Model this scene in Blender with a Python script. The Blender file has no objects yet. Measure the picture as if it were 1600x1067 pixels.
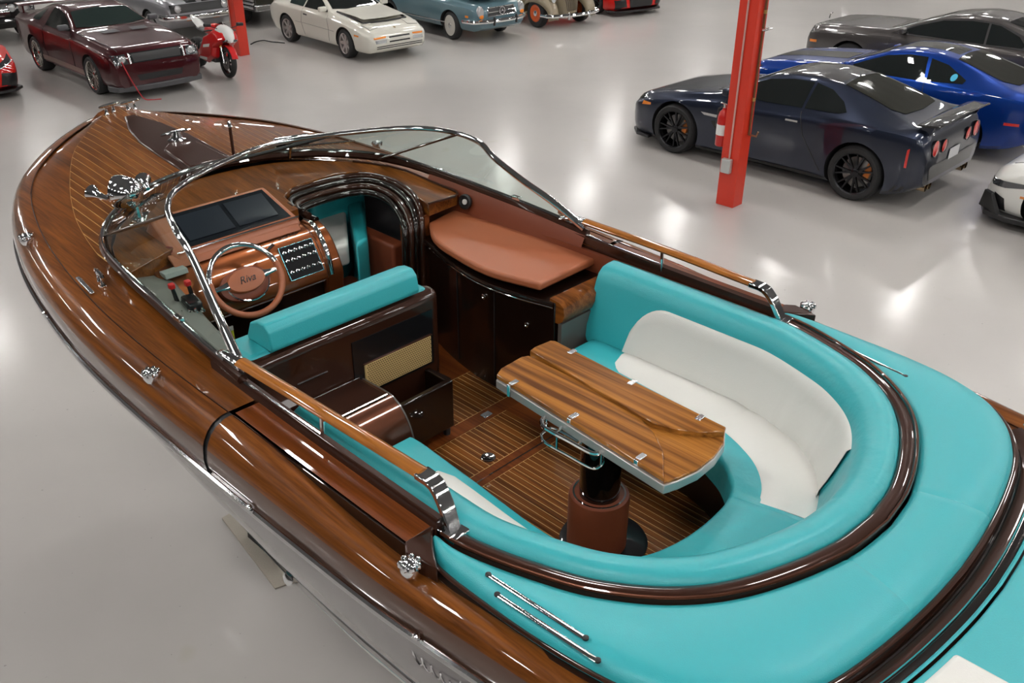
import bpy, bmesh, math, random
import numpy as np
from math import sin, cos, tan, pi, radians, sqrt, atan2, hypot
from mathutils import Vector, Matrix
from mathutils.bvhtree import BVHTree
random.seed(7)
SC = bpy.context.scene
COL = SC.collection

# ------------------------------------------------------------------ camera
FPX, PITCH, ROLL, CAMH = 1430.0, 29.2, 0.3, 4.15
_p, _r = radians(PITCH), radians(ROLL)
CF = np.array([0, cos(_p), -sin(_p)]); _R0 = np.array([1., 0, 0]); _U0 = np.cross(_R0, CF)
CR = cos(_r)*_R0 + sin(_r)*_U0; CU = -sin(_r)*_R0 + cos(_r)*_U0
cd = bpy.data.cameras.new('camera'); cam = bpy.data.objects.new('camera', cd); COL.objects.link(cam)
cd.sensor_fit = 'HORIZONTAL'; cd.sensor_width = 36.0; cd.lens = 36.0*FPX/1600.0
cd.clip_start = 0.05; cd.clip_end = 300
cam.matrix_world = Matrix(((CR[0], CU[0], -CF[0], 0), (CR[1], CU[1], -CF[1], 0), (CR[2], CU[2], -CF[2], CAMH), (0, 0, 0, 1)))
SC.camera = cam

# ------------------------------------------------------------------ world and exposure
w = bpy.data.worlds.new('dark_world'); SC.world = w; w.use_nodes = True
bg = w.node_tree.nodes['Background']; bg.inputs[0].default_value = (0, 0, 0, 1); bg.inputs[1].default_value = 0.0      # closed hall: only its ceiling lamps give light
SC.view_settings.view_transform = 'Standard'; SC.view_settings.look = 'None'
SC.view_settings.exposure = 0.0; SC.view_settings.gamma = 1.0; SC.view_settings.use_curve_mapping = False
LAMP_POWER = 62.0
HALL_H = 7.5

def unproj(x, y, z):
    d = CF + CR*(x-800)/FPX + CU*(533.5-y)/FPX
    k = (z-CAMH)/d[2]
    return np.array([d[0]*k, d[1]*k, z])

# hall grid axis (all vehicles and the boat are parked along it)
AXA = radians(135.8)
BO = np.array([.476, 3.024])
AX = np.array([cos(AXA), sin(AXA)]); LT = np.array([sin(AXA), -cos(AXA)])
def Q(x, y, z):
    """photo pixel at a known height -> boat coordinates (s forward, t starboard, z up)"""
    P = unproj(x, y, z)[:2]-BO
    return (float(P@AX), float(P@LT), z)
def G(x, y): 
    P = unproj(x, y, 0.0); return (float(P[0]), float(P[1]))

# ------------------------------------------------------------------ materials
MATS = {}
def nodes_of(name):
    m = bpy.data.materials.new(name); m.use_nodes = True
    nt = m.node_tree; return m, nt, nt.nodes['Principled BSDF']
def mat(name, col, rough=.5, metal=0., coat=0., coat_rough=.03, bump=0., bscale=30., var=0., spec=None, emit=None, estr=0.):
    if name in MATS: return MATS[name]
    m, nt, b = nodes_of(name)
    b.inputs['Base Color'].default_value = (*col, 1); b.inputs['Roughness'].default_value = rough
    b.inputs['Metallic'].default_value = metal; b.inputs['Coat Weight'].default_value = coat
    b.inputs['Coat Roughness'].default_value = coat_rough
    if spec is not None: b.inputs['Specular IOR Level'].default_value = spec
    if emit: b.inputs['Emission Color'].default_value = (*emit, 1); b.inputs['Emission Strength'].default_value = estr
    if bump or var:
        tc = nt.nodes.new('ShaderNodeTexCoord'); nz = nt.nodes.new('ShaderNodeTexNoise')
        nz.inputs['Scale'].default_value = bscale; nz.inputs['Detail'].default_value = 4
        nt.links.new(tc.outputs['Object'], nz.inputs['Vector'])
        if bump:
            bp = nt.nodes.new('ShaderNodeBump'); bp.inputs['Strength'].default_value = bump; bp.inputs['Distance'].default_value = .01
            nt.links.new(nz.outputs['Fac'], bp.inputs['Height']); nt.links.new(bp.outputs['Normal'], b.inputs['Normal'])
        if var:
            mx = nt.nodes.new('ShaderNodeMix'); mx.data_type = 'RGBA'
            mx.inputs[6].default_value = (*[c*(1-var) for c in col], 1); mx.inputs[7].default_value = (*[min(1, c*(1+var)) for c in col], 1)
            nt.links.new(nz.outputs['Fac'], mx.inputs[0]); nt.links.new(mx.outputs[2], b.inputs['Base Color'])
    MATS[name] = m; return m
def wood(name, dark, light, scale=(1.2, 22, 22), rough=.3, coat=1., dist=.8, seedv=0., lo=.30, hi=.72, fine=.35):
    if name in MATS: return MATS[name]
    m, nt, b = nodes_of(name)
    N, L = nt.nodes.new, nt.links.new
    tc = N('ShaderNodeTexCoord'); mp = N('ShaderNodeMapping'); mp.inputs['Scale'].default_value = scale; mp.inputs['Location'].default_value = (seedv, seedv*1.7, 0)
    oi = N('ShaderNodeObjectInfo'); ad = N('ShaderNodeVectorMath'); ad.operation = 'ADD'
    mu = N('ShaderNodeVectorMath'); mu.operation = 'SCALE'; mu.inputs[0].default_value = (7, 3, 5)
    L(oi.outputs['Random'], mu.inputs['Scale']); L(tc.outputs['Object'], ad.inputs[0]); L(mu.outputs[0], ad.inputs[1]); L(ad.outputs[0], mp.inputs['Vector'])
    n1 = N('ShaderNodeTexNoise'); n1.inputs['Scale'].default_value = 1.0; n1.inputs['Detail'].default_value = 5; n1.inputs['Distortion'].default_value = dist
    L(mp.outputs[0], n1.inputs['Vector'])
    mp2 = N('ShaderNodeMapping'); mp2.inputs['Scale'].default_value = (scale[0]*3, scale[1]*7, scale[2]*7); L(ad.outputs[0], mp2.inputs['Vector'])
    n2 = N('ShaderNodeTexNoise'); n2.inputs['Scale'].default_value = 1.0; n2.inputs['Detail'].default_value = 3; L(mp2.outputs[0], n2.inputs['Vector'])
    mxf = N('ShaderNodeMix'); mxf.data_type = 'FLOAT'; mxf.inputs[0].default_value = fine
    L(n1.outputs['Fac'], mxf.inputs[2]); L(n2.outputs['Fac'], mxf.inputs[3])
    cr = N('ShaderNodeValToRGB'); cr.color_ramp.elements[0].position = lo; cr.color_ramp.elements[1].position = hi
    cr.color_ramp.elements[0].color = (*dark, 1); cr.color_ramp.elements[1].color = (*light, 1)
    L(mxf.outputs[0], cr.inputs[0]); L(cr.outputs[0], b.inputs['Base Color'])
    b.inputs['Roughness'].default_value = rough; b.inputs['Coat Weight'].default_value = coat; b.inputs['Coat Roughness'].default_value = .025; b.inputs['Specular IOR Level'].default_value = .1
    MATS[name] = m; return m
def paint(name, col, metal=0., rough=.35): return mat(name, col, rough, metal, 1.0, .02, spec=.12)

mahog = wood('varnished mahogany', (.048, .0125, .0024), (.29, .092, .016), (1.0, 16, 16), lo=.3, hi=.75)
mahog_red = wood('red varnished mahogany', (.085, .019, .0045), (.26, .070, .015), (.9, 20, 20), lo=.3, hi=.8)
plankm = wood('foredeck plank mahogany', (.060, .016, .003), (.28, .095, .018), (1.6, 14, 14))
inlay = mat('pale inlay', (.62, .38, .13), .4, coat=.8)
solewd = wood('sole plank', (.050, .013, .003), (.27, .088, .018), (1.1, 18, 18), lo=.32, hi=.7)
railwd = wood('rail teak', (.20, .062, .009), (.44, .16, .026), (2., 30, 30))
tablewd = wood('table teak', (.12, .038, .006), (.42, .165, .028), (.9, 34, 34), lo=.36, hi=.64, fine=.12, dist=.35)
tablewd2 = wood('table end teak', (.15, .050, .008), (.44, .175, .03), (1.2, 40, 40), lo=.36, hi=.64, fine=.12, dist=.35)
browng = paint('gloss brown paint', (.038, .013, .007), .25, .3)
brownl = paint('hull cap brown paint', (.085, .037, .022), .35, .3)
darkg = paint('dark brown lacquer', (.0075, .0028, .0016))
copper = paint('copper brown metallic', (.20, .058, .018), .75, .32)
brownmet = paint('brown metallic', (.085, .029, .015), .7, .3)
tan_ = mat('tan leather', (.36, .105, .042), .42, bump=.12, bscale=420, coat=.1, coat_rough=.3)
tan_d = mat('cognac leather', (.19, .045, .018), .45, bump=.12, bscale=420)
teal = mat('turquoise leather', (.030, .385, .425), .38, bump=.14, bscale=300, coat=.12, coat_rough=.3)
teal_w = mat('turquoise soft leather', (.032, .385, .425), .40, bump=.55, bscale=11, coat=.1, coat_rough=.3)
white_l = mat('white leather', (.70, .69, .655), .45, bump=.14, bscale=300)
white_w = mat('white soft leather', (.70, .69, .655), .45, bump=.35, bscale=9)
chrome = mat('chrome', (.82, .83, .84), .06, 1.)
steel = mat('brushed steel', (.62, .62, .63), .24, 1.)
blackp = mat('black plastic', (.012, .012, .013), .4)
blackg = paint('black gloss', (.006, .006, .007))
rubber = mat('rubber', (.016, .016, .017), .75)
screenm = mat('display glass', (.008, .010, .014), .08, coat=1.)
greyp = mat('grey lining', (.145, .135, .12), .45)
greyd = mat('dark grey lining', (.085, .075, .068), .35, coat=.5)
hullm = paint('hull silver grey', (.17, .15, .16), .35, .3)
redp = mat('red plastic', (.6, .012, .012), .4)
yellowp = mat('yellow print', (.68, .66, .05), .5)
whitep = mat('white plastic', (.75, .75, .73), .4)
cane = mat('woven cane', (.50, .34, .14), .6)
canehole_shade = mat('cane gap shade', (.10, .055, .018), .8)  # dark brown stands for the shade in the cane gaps
def glassmat(name, tint, refl=1.0):
    if name in MATS: return MATS[name]
    m = bpy.data.materials.new(name); m.use_nodes = True; nt = m.node_tree; nt.nodes.clear()
    o = nt.nodes.new('ShaderNodeOutputMaterial'); t = nt.nodes.new('ShaderNodeBsdfTransparent'); g = nt.nodes.new('ShaderNodeBsdfGlossy')
    lw = nt.nodes.new('ShaderNodeLayerWeight'); lw.inputs[0].default_value = .5
    pw = nt.nodes.new('ShaderNodeMath'); pw.operation = 'POWER'; pw.inputs[1].default_value = 4.0; nt.links.new(lw.outputs['Facing'], pw.inputs[0])
    f = nt.nodes.new('ShaderNodeMath'); f.operation = 'MULTIPLY_ADD'; f.inputs[1].default_value = .7; f.inputs[2].default_value = .045; nt.links.new(pw.outputs[0], f.inputs[0]); mx = nt.nodes.new('ShaderNodeMixShader')
    t.inputs[0].default_value = (*tint, 1); g.inputs['Roughness'].default_value = .01
    nt.links.new(f.outputs[0], mx.inputs[0]); nt.links.new(t.outputs[0], mx.inputs[1]); nt.links.new(g.outputs[0], mx.inputs[2]); nt.links.new(mx.outputs[0], o.inputs[0])
    MATS[name] = m; return m
glass = glassmat('tinted glass', (.80, .90, .86))

# ------------------------------------------------------------------ mesh helpers
class MB:
    def __init__(s, flip=False): s.v = []; s.f = []; s.m = []; s.k = 0; s.flip = flip
    def mi(s, k): s.k = k; return s
    def add(s, vs, fs):
        o = len(s.v); s.v += [tuple(map(float, p)) for p in vs]
        for f in fs: s.f.append([i+o for i in f]); s.m.append(s.k)
        return s
    def box(s, x0, x1, y0, y1, z0, z1):
        return s.add([(x0,y0,z0),(x1,y0,z0),(x1,y1,z0),(x0,y1,z0),(x0,y0,z1),(x1,y0,z1),(x1,y1,z1),(x0,y1,z1)],
                     [(0,3,2,1),(4,5,6,7),(0,1,5,4),(1,2,6,5),(2,3,7,6),(3,0,4,7)])
    def hexa(s, b, t):
        return s.add(list(b)+list(t), [(0,3,2,1),(4,5,6,7),(0,1,5,4),(1,2,6,5),(2,3,7,6),(3,0,4,7)])
    def obox(s, c, ax, ay, az):
        c = np.array(c, float); ax, ay, az = (np.array(q, float) for q in (ax, ay, az))
        return s.hexa([c-ax-ay-az, c+ax-ay-az, c+ax+ay-az, c-ax+ay-az], [c-ax-ay+az, c+ax-ay+az, c+ax+ay+az, c-ax+ay+az])
    def prism(s, poly, z0, z1):
        n = len(poly); zz = lambda z, p: z(p) if callable(z) else z
        vs = [(p[0], p[1], zz(z0, p)) for p in poly]+[(p[0], p[1], zz(z1, p)) for p in poly]
        return s.add(vs, [tuple(range(n-1, -1, -1)), tuple(range(n, 2*n))]+[(i, (i+1) % n, (i+1) % n+n, i+n) for i in range(n)])
    def loft(s, rings, closed=True, cap=True):
        n = len(rings[0]); vs = [p for r in rings for p in r]; fs = []
        for i in range(len(rings)-1):
            for j in range(n if closed else n-1):
                a, b = i*n+j, i*n+(j+1) % n
                fs.append((a, b, b+n, a+n))
        if closed and cap:
            fs.append(tuple(range(n-1, -1, -1))); o = (len(rings)-1)*n; fs.append(tuple(range(o, o+n)))
        return s.add(vs, fs)
    def tube(s, pts, r, n=8, closed=False, flat=1.0, up=None):
        P = [np.array(p, float) for p in pts]; m = len(P); rings = []; prev = None
        for i in range(m):
            a = P[(i-1) % m] if (closed or i) else P[0]; b = P[(i+1) % m] if (closed or i < m-1) else P[-1]
            T = b-a; T /= (np.linalg.norm(T)+1e-12)
            if up is not None: Nn = np.array(up, float)
            elif prev is None: Nn = np.array([0, 0, 1.]) if abs(T[2]) < .9 else np.array([1., 0, 0])
            else: Nn = prev
            Nn = Nn-T*(Nn@T); Nn /= (np.linalg.norm(Nn)+1e-12); prev = Nn; B = np.cross(T, Nn)
            rr = r[i] if hasattr(r, '__len__') else r
            rings.append([P[i]+rr*(cos(2*pi*k/n)*B+flat*sin(2*pi*k/n)*Nn) for k in range(n)])
        if closed: rings.append(rings[0]); return s.loft(rings, True, False)
        return s.loft(rings)
    def lathe(s, prof, n=24, c=(0,0,0), ax=(0,0,1), closed=False, cap=True):
        A = np.array(ax, float); A /= np.linalg.norm(A); h = np.array([1., 0, 0]) if abs(A[0]) < .9 else np.array([0, 1., 0])
        u = np.cross(A, h); u /= np.linalg.norm(u); v_ = np.cross(A, u); c = np.array(c, float)
        rings = [[c+A*z+r*(cos(2*pi*k/n)*u+sin(2*pi*k/n)*v_) for k in range(n)] for r, z in prof]
        if closed: rings.append(rings[0]); return s.loft(rings, True, False)
        return s.loft(rings, True, cap and (prof[0][0] > 1e-6 or prof[-1][0] > 1e-6))
    def grid(s, rows): return s.loft(rows, False, False)
    def build(s, name, mats, parent=None, smooth=40, bevel=0., seg=2, loc=None, solid=0., kind=None, label=None, recalc=True, sub=0):
        me = bpy.data.meshes.new(name)
        V = [(p[0], -p[1], p[2]) for p in s.v] if s.flip else s.v
        me.from_pydata(V, [], s.f)
        if not isinstance(mats, (list, tuple)): mats = [mats]
        for q in mats: me.materials.append(q)
        me.polygons.foreach_set('material_index', s.m)
        bm = bmesh.new(); bm.from_mesh(me)
        bmesh.ops.remove_doubles(bm, verts=bm.verts, dist=1e-5)
        if recalc: bmesh.ops.recalc_face_normals(bm, faces=bm.faces)
        bm.to_mesh(me); bm.free()
        if smooth:
            me.polygons.foreach_set('use_smooth', [True]*len(me.polygons)); me.set_sharp_from_angle(angle=radians(smooth))
        o = bpy.data.objects.new(name, me); COL.objects.link(o)
        if parent is not None: o.parent = parent
        if loc is not None: o.location = loc
        if solid:
            md = o.modifiers.new('solid', 'SOLIDIFY'); md.thickness = solid; md.offset = 0
        if bevel:
            md = o.modifiers.new('bevel', 'BEVEL'); md.width = bevel; md.segments = seg; md.limit_method = 'ANGLE'; md.angle_limit = radians(35)
        if sub:
            md = o.modifiers.new('sub', 'SUBSURF'); md.levels = sub; md.render_levels = sub
        if kind: o['kind'] = kind
        if label: o['label'] = label
        return o
def thing(name, label, cat, loc=(0,0,0), rz=0., group=None, scale=1.):
    o = bpy.data.objects.new(name, None); COL.objects.link(o); o.empty_display_size = .2
    o.location = loc; o.rotation_euler = (0, 0, rz); o.scale = (scale,)*3
    o['label'] = label; o['category'] = cat
    if group: o['group'] = group
    return o
def tag(o, label, cat, group=None):
    o['label'] = label; o['category'] = cat
    if group: o['group'] = group
    return o
def copy_tree(o, parent=None):
    c = o.copy(); COL.objects.link(c); c.parent = parent
    for ch in list(o.children): copy_tree(ch, c)
    return c
def spline(pts, n):
    """Catmull-Rom through pts, n samples evenly by parameter"""
    P = [np.array(p, float) for p in pts]; P = [2*P[0]-P[1]]+P+[2*P[-1]-P[-2]]
    m = len(P)-3; out = []
    for k in range(n):
        u = k/(n-1)*m; i = min(int(u), m-1); u -= i
        a, b, c, d = P[i:i+4]
        out.append(.5*((2*b)+(-a+c)*u+(2*a-5*b+4*c-d)*u*u+(-a+3*b-3*c+d)*u**3))
    return out
def resample(P, n):
    P = np.array(P, float); d = np.r_[0, np.cumsum(np.linalg.norm(np.diff(P, axis=0), axis=1))]
    t = np.linspace(0, d[-1], n); return np.stack([np.interp(t, d, P[:, k]) for k in range(P.shape[1])], 1)
def normals2(P):
    """left-hand unit normals of a 2-D polyline"""
    P = np.array(P)[:, :2]; T = np.gradient(P, axis=0); T /= np.linalg.norm(T, axis=1)[:, None]+1e-12
    return np.stack([-T[:, 1], T[:, 0]], 1)
def text_mesh(txt, size, depth, mt, name, parent, M, shear=0.):
    cu = bpy.data.curves.new(name, 'FONT'); cu.body = txt; cu.size = size; cu.extrude = depth; cu.align_x = 'CENTER'; cu.align_y = 'CENTER'; cu.shear = shear
    t = bpy.data.objects.new('tmp_text', cu); COL.objects.link(t)
    dg = bpy.context.evaluated_depsgraph_get(); me = bpy.data.meshes.new_from_object(t.evaluated_get(dg))
    bpy.data.objects.remove(t); bpy.data.curves.remove(cu)
    me.transform(M); me.materials.clear(); me.materials.append(mt); me.name = name
    o = bpy.data.objects.new(name, me); COL.objects.link(o); o.parent = parent; return o
def frame(o, x, y, z=None):
    x = Vector(x).normalized(); y = Vector(y); y = (y-x*y.dot(x)).normalized(); zz = x.cross(y)
    return Matrix(((x[0], y[0], zz[0], o[0]), (x[1], y[1], zz[1], o[1]), (x[2], y[2], zz[2], o[2]), (0, 0, 0, 1)))

# ------------------------------------------------------------------ the hall
def floor_material():
    m, nt, b = nodes_of('polished concrete coating'); N, L = nt.nodes.new, nt.links.new
    tc = N('ShaderNodeTexCoord')
    n1 = N('ShaderNodeTexNoise'); n1.inputs['Scale'].default_value = .35; n1.inputs['Detail'].default_value = 5; L(tc.outputs['Object'], n1.inputs['Vector'])
    cr = N('ShaderNodeValToRGB'); cr.color_ramp.elements[0].position = .35; cr.color_ramp.elements[1].position = .7
    cr.color_ramp.elements[0].color = (.41, .388, .370, 1); cr.color_ramp.elements[1].color = (.475, .452, .428, 1)
    L(n1.outputs['Fac'], cr.inputs[0])
    n3 = N('ShaderNodeTexNoise'); n3.inputs['Scale'].default_value = 2.3; n3.inputs['Detail'].default_value = 2; L(tc.outputs['Object'], n3.inputs['Vector'])
    cs = N('ShaderNodeValToRGB'); cs.color_ramp.elements[0].position = .70; cs.color_ramp.elements[1].position = .80
    cs.color_ramp.elements[0].color = (0, 0, 0, 1); cs.color_ramp.elements[1].color = (.35, .35, .35, 1); L(n3.outputs['Fac'], cs.inputs[0])
    mx = N('ShaderNodeMix'); mx.data_type = 'RGBA'; mx.inputs[7].default_value = (.36, .33, .22, 1)
    L(cs.outputs[0], mx.inputs[0]); L(cr.outputs[0], mx.inputs[6])
    sp = N('ShaderNodeTexNoise'); sp.inputs['Scale'].default_value = 26; sp.inputs['Detail'].default_value = 1; L(tc.outputs['Object'], sp.inputs['Vector'])
    c2 = N('ShaderNodeValToRGB'); c2.color_ramp.elements[0].position = .775; c2.color_ramp.elements[1].position = .80
    c2.color_ramp.elements[0].color = (0, 0, 0, 1); c2.color_ramp.elements[1].color = (.6, .6, .6, 1); L(sp.outputs['Fac'], c2.inputs[0])
    m2 = N('ShaderNodeMix'); m2.data_type = 'RGBA'; m2.inputs[7].default_value = (.16, .15, .14, 1); L(c2.outputs[0], m2.inputs[0]); L(mx.outputs[2], m2.inputs[6])
    L(m2.outputs[2], b.inputs['Base Color'])
    b.inputs['Roughness'].default_value = .38; b.inputs['Specular IOR Level'].default_value = .5
    b.inputs['Coat Weight'].default_value = .65; b.inputs['Coat Roughness'].default_value = .16
    n2 = N('ShaderNodeTexNoise'); n2.inputs['Scale'].default_value = 2.6; n2.inputs['Detail'].default_value = 3; L(tc.outputs['Object'], n2.inputs['Vector'])
    bp = N('ShaderNodeBump'); bp.inputs['Strength'].default_value = .16; bp.inputs['Distance'].default_value = .02
    L(n2.outputs['Fac'], bp.inputs['Height']); L(bp.outputs['Normal'], b.inputs['Coat Normal']); L(bp.outputs['Normal'], b.inputs['Normal'])
    return m
hall = (cos(AXA), sin(AXA))
HU, HV = (-26.0, 40.0), (-26.0, 40.0)     # hall extent along AX / LT from the camera foot
def hw(u, v): return (AX[0]*u+LT[0]*v, AX[1]*u+LT[1]*v)
def struct(name, mb, m): o = mb.build(name, m, smooth=0); o['kind'] = 'structure'; return o
c4 = [hw(HU[0], HV[0]), hw(HU[1], HV[0]), hw(HU[1], HV[1]), hw(HU[0], HV[1])]
struct('floor', MB().prism(c4, -.2, 0.), floor_material())
struct('ceiling', MB().prism(c4, HALL_H+.5, HALL_H+.7), mat('ceiling paint', (.13, .13, .135), .8))
wallm = mat('wall paint', (.20, .195, .185), .7)
for nm, a, b in (('wall_rear', 0, 1), ('wall_port', 1, 2), ('wall_far', 2, 3), ('wall_side', 3, 0)):
    A_, B_ = np.array(c4[a]), np.array(c4[b]); d = (B_-A_)/np.linalg.norm(B_-A_); n = np.array([d[1], -d[0]])*.2
    struct(nm, MB().prism([tuple(A_), tuple(B_), tuple(B_+n), tuple(A_+n)], 0, HALL_H+.5), wallm)
# high-bay fixtures
lamp_emit = mat('lamp diffuser', (1, 1, 1), .5, emit=(1.0, .975, .94), estr=LAMP_POWER)
lamp_case = mat('lamp housing', (.6, .6, .6), .4)
def make_lamp(hx=.20, hy=.62):
    r = thing('high_bay_light_offscreen', 'linear high-bay lamp hung below the hall ceiling', 'lamp', group='high-bay lamps over the hall')
    MB().box(-hx-.03, hx+.03, -hy-.03, hy+.03, .02, .10).build('housing', lamp_case, r, 0)
    MB().box(-hx, hx, -hy, hy, 0, .018).build('diffuser_offscreen', lamp_emit, r, 0)
    for q in (-.4, .4): MB().tube([(0, q, .1), (0, q, .5)], .006, 5).build('hanger', lamp_case, r, 0)
    return r
lamp0 = make_lamp(); _first = True
for iu in range(-4, 10):
    for iv in range(-2, 6):
        u, v = .4+iu*4.0, 5.4+iv*6.45
        if iv == 0 and iu in (3, 4, 5): continue      # bay without fixtures over the boat's port side
        if iv >= 3 and iu > 6: continue
        x, y = hw(u, v)
        o = lamp0 if _first else copy_tree(lamp0); _first = False
        o.location = (x, y, HALL_H); o.rotation_euler = (0, 0, AXA)
# ------------------------------------------------------------------ the boat (coordinates: s forward, t starboard, z up)
boat = thing('motor_boat', 'varnished mahogany open motor boat with turquoise upholstery and curved windshield', 'boat', (BO[0], BO[1], 0), AXA)
def B(): return MB(True)
def zf(s): return 2.2+.25*(s/4.3)**2 if s > 0 else 2.2-.02*s*s
BS = [(-3.4, .86), (-2.6, .98), (-1.8, 1.075), (-1.0, 1.17), (-.4, 1.235), (0, 1.27), (.5, 1.285), (1., 1.295), (1.5, 1.305), (1.97, 1.30), (2.36, 1.275), (2.8, 1.22), (3.15, 1.15), (3.5, 1.045), (3.8, .90), (4.05, .71), (4.25, .51), (4.40, .32), (4.50, .16), (4.535, 0)]
half = spline(BS, 240)
plan = np.array([(p[0], -p[1]) for p in half]+[(p[0], p[1]) for p in half[::-1][1:]])   # port aft -> bow -> starboard aft
plan = resample(plan, 1200)
pn = -normals2(plan)            # inward normals
if (pn[300]@np.array([0, 1.])) < 0: pn = -pn
def bowk(s): return 1.0 if s < 3.6 else max(.55, 1-.45*((s-3.6)/.9))
def drop(s): q = min(1, max(0, (.95-s)/1.0)); return .07*q*q*(3-2*q)
def sweep(path, nrm, prof, zfun, sel, kf=None):
    rows = []
    for i in sel:
        k = kf(path[i][0]) if kf else 1.
        dr_ = drop(path[i][0]) if kf else 0.
        rows.append([(path[i][0]+nrm[i][0]*d, path[i][1]+nrm[i][1]*d, zfun(path[i][0])+dz*k-dr_*max(0, d)/.125) for d, dz in prof])
    return rows
idx = np.arange(len(plan))
fore = [i for i in idx if plan[i][0] > 1.02]
aftp = [i for i in idx if plan[i][0] < 1.005 and plan[i][1] < 0]
afts = [i for i in idx if plan[i][0] < 1.005 and plan[i][1] > 0]
capprof_w = [(.004, -.10), (.012, -.075), (.03, -.045), (.055, -.02), (.09, -.004), (.125, 0.0)]
capprof_b = [(.02, -.225), (.003, -.215), (-.004, -.16), (.0, -.12), (.004, -.10)]
for sel, nm in ((fore, 'gunwale'), (aftp, 'gunwale'), (afts, 'gunwale')):
    g = B().grid(sweep(plan, pn, capprof_w, zf, sel[::4]+[sel[-1]], bowk)).build(nm, mahog, boat, 60)
    B().grid(sweep(plan, pn, capprof_b, zf, sel[::4]+[sel[-1]], bowk)).build('painted_band', brownl, g, 60)
    # pale seam line between cap and deck
    B().tube([(plan[i][0]+pn[i][0]*.126, plan[i][1]+pn[i][1]*.126, zf(plan[i][0])+.001-drop(plan[i][0])) for i in sel[::4]], .003, 5).build('seam_line', browng, g)
# black strip closing the gunwale joint
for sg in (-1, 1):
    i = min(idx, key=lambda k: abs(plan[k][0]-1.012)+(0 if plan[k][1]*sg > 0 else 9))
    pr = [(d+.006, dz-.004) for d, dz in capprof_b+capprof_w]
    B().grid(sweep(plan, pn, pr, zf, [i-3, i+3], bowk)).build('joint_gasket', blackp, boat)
# chrome rub rail
B().tube([(plan[i][0]-pn[i][0]*.004, plan[i][1]-pn[i][1]*.004, zf(plan[i][0])-.222*bowk(plan[i][0])) for i in idx[::5]], .014, 8).build('rub_rail', chrome, boat)
# hull
bc = lambda s: float(np.interp(s, [-3.4, -1, .5, 1, 1.5, 2, 2.5, 3, 3.5, 4, 4.3, 4.5], [.8, .98, 1.02, 1.0, .94, .84, .70, .52, .33, .15, .06, .01]))
zc = lambda s: float(np.interp(s, [-3.4, 1.5, 3, 4, 4.3, 4.5], [1.25, 1.25, 1.42, 1.75, 1.95, 2.15]))
zk = lambda s: float(np.interp(s, [-3.4, 2.2, 3, 3.5, 4, 4.3, 4.5], [.48, .48, .62, .9, 1.35, 1.72, 2.1]))
hb = lambda s: float(np.interp(s, [p[0] for p in half], [p[1] for p in half]))
SS = list(np.linspace(-3.4, 4.0, 38))+[4.12, 4.22, 4.32, 4.4, 4.46, 4.5, 4.525]
rings = []
for s in SS:
    b_ = hb(s)-.014; zr = zf(s)-.225*bowk(s); c_, zc_, zk_ = min(bc(s), b_*.9), zc(s), min(zk(s), zc(s)-.05)
    R_ = []
    for k in range(7):
        q = k/6; R_.append((s, b_+(c_-b_)*(q**1.35), zr+(zc_-zr)*q))
    R_ += [(s, c_*.55, (zc_*.45+zk_*.55)), (s, 0, zk_)]
    rings.append([(p[0], -p[1], p[2]) for p in R_]+[p for p in R_[::-1][1:]])
hm_ = B().loft(rings, False, False)
hm_.add(rings[0], [tuple(range(len(rings[0])))])
hull = hm_.build('hull', hullm, boat, 50)
for sg in (-1, 1):
    r1, r2 = [], []
    for s in np.linspace(-3.4, 3.4, 40):
        c_ = min(bc(s), hb(s)*.9); z_ = zc(s)
        out = lambda zz: c_+(hb(s)-.014-c_)*(1-((zf(s)-.225-zz)/(zf(s)-.225-z_))**1.35) if zz > z_ else c_
        r1.append([(s, sg*(out(z_+a)+.012), z_+a) for a in (-.005, .03, .06, .09)])
        r2.append([(s, sg*(out(z_+a)+.013), z_+a) for a in (.09, .11)])
    B().grid(r1).build('waterline_stripe', whitep, hull); B().grid(r2).build('boot_stripe', teal, hull)
# windshield curves
def mirror(pts): return pts+[(p[0], -p[1], p[2]) for p in pts[::-1][1:]]
wb = mirror([(1.12, -1.045, 2.262), (1.5, -1.035, 2.29), (1.9, -1.01, 2.315), (2.25, -.985, 2.335), (2.52, -.94, 2.352), (2.74, -.83, 2.368), (2.93, -.63, 2.385), (3.07, -.36, 2.40), (3.13, 0, 2.405)])
wt = mirror([(1.13, -1.03, 2.30), (1.32, -.99, 2.405), (1.50, -.945, 2.49), (1.68, -.905, 2.585), (1.80, -.895, 2.655), (1.98, -.83, 2.69), (2.16, -.68, 2.70), (2.33, -.36, 2.70), (2.43, 0, 2.70)])
WB, WT = spline(wb, 97), spline(wt, 97)
WBs = [(p[0], p[1]) for p in WB[:49]]
tw = lambda s: float(np.interp(s, [p[0] for p in WBs], [-p[1] for p in WBs]))
# foredeck
off = np.array([plan[i]+pn[i]*.125 for i in idx if plan[i][1] <= 0.001 and plan[i][1]+pn[i][1]*.125 <= .0])
offS, offT = off[:, 0], -off[:, 1]
o_ = np.argsort(offS); to = lambda s: float(np.interp(s, offS[o_], offT[o_]))
smax = float(offS.max())
def dz(s, t):
    b_ = max(to(min(s, smax)), .2); k = min(1, max(0, (s-1.2)/1.6)); k = k*k*(3-2*k)
    return zf(s)+.065*k*max(0, 1-(t/b_)**2)
fd = B()
for sg in (-1, 1):
    rows = []
    for s in list(np.linspace(1.03, 4.2, 60))+list(np.linspace(4.22, smax-.002, 12)):
        ti = tw(s)-.03 if s < 3.12 else 0.0
        ti = max(0, ti); rows.append([(s, sg*(ti+(to(s)-ti)*k/8), dz(s, ti+(to(s)-ti)*k/8)) for k in range(9)])
    fd.grid(rows)
foredeck = fd.build('foredeck', mahog, boat, 50)
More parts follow.
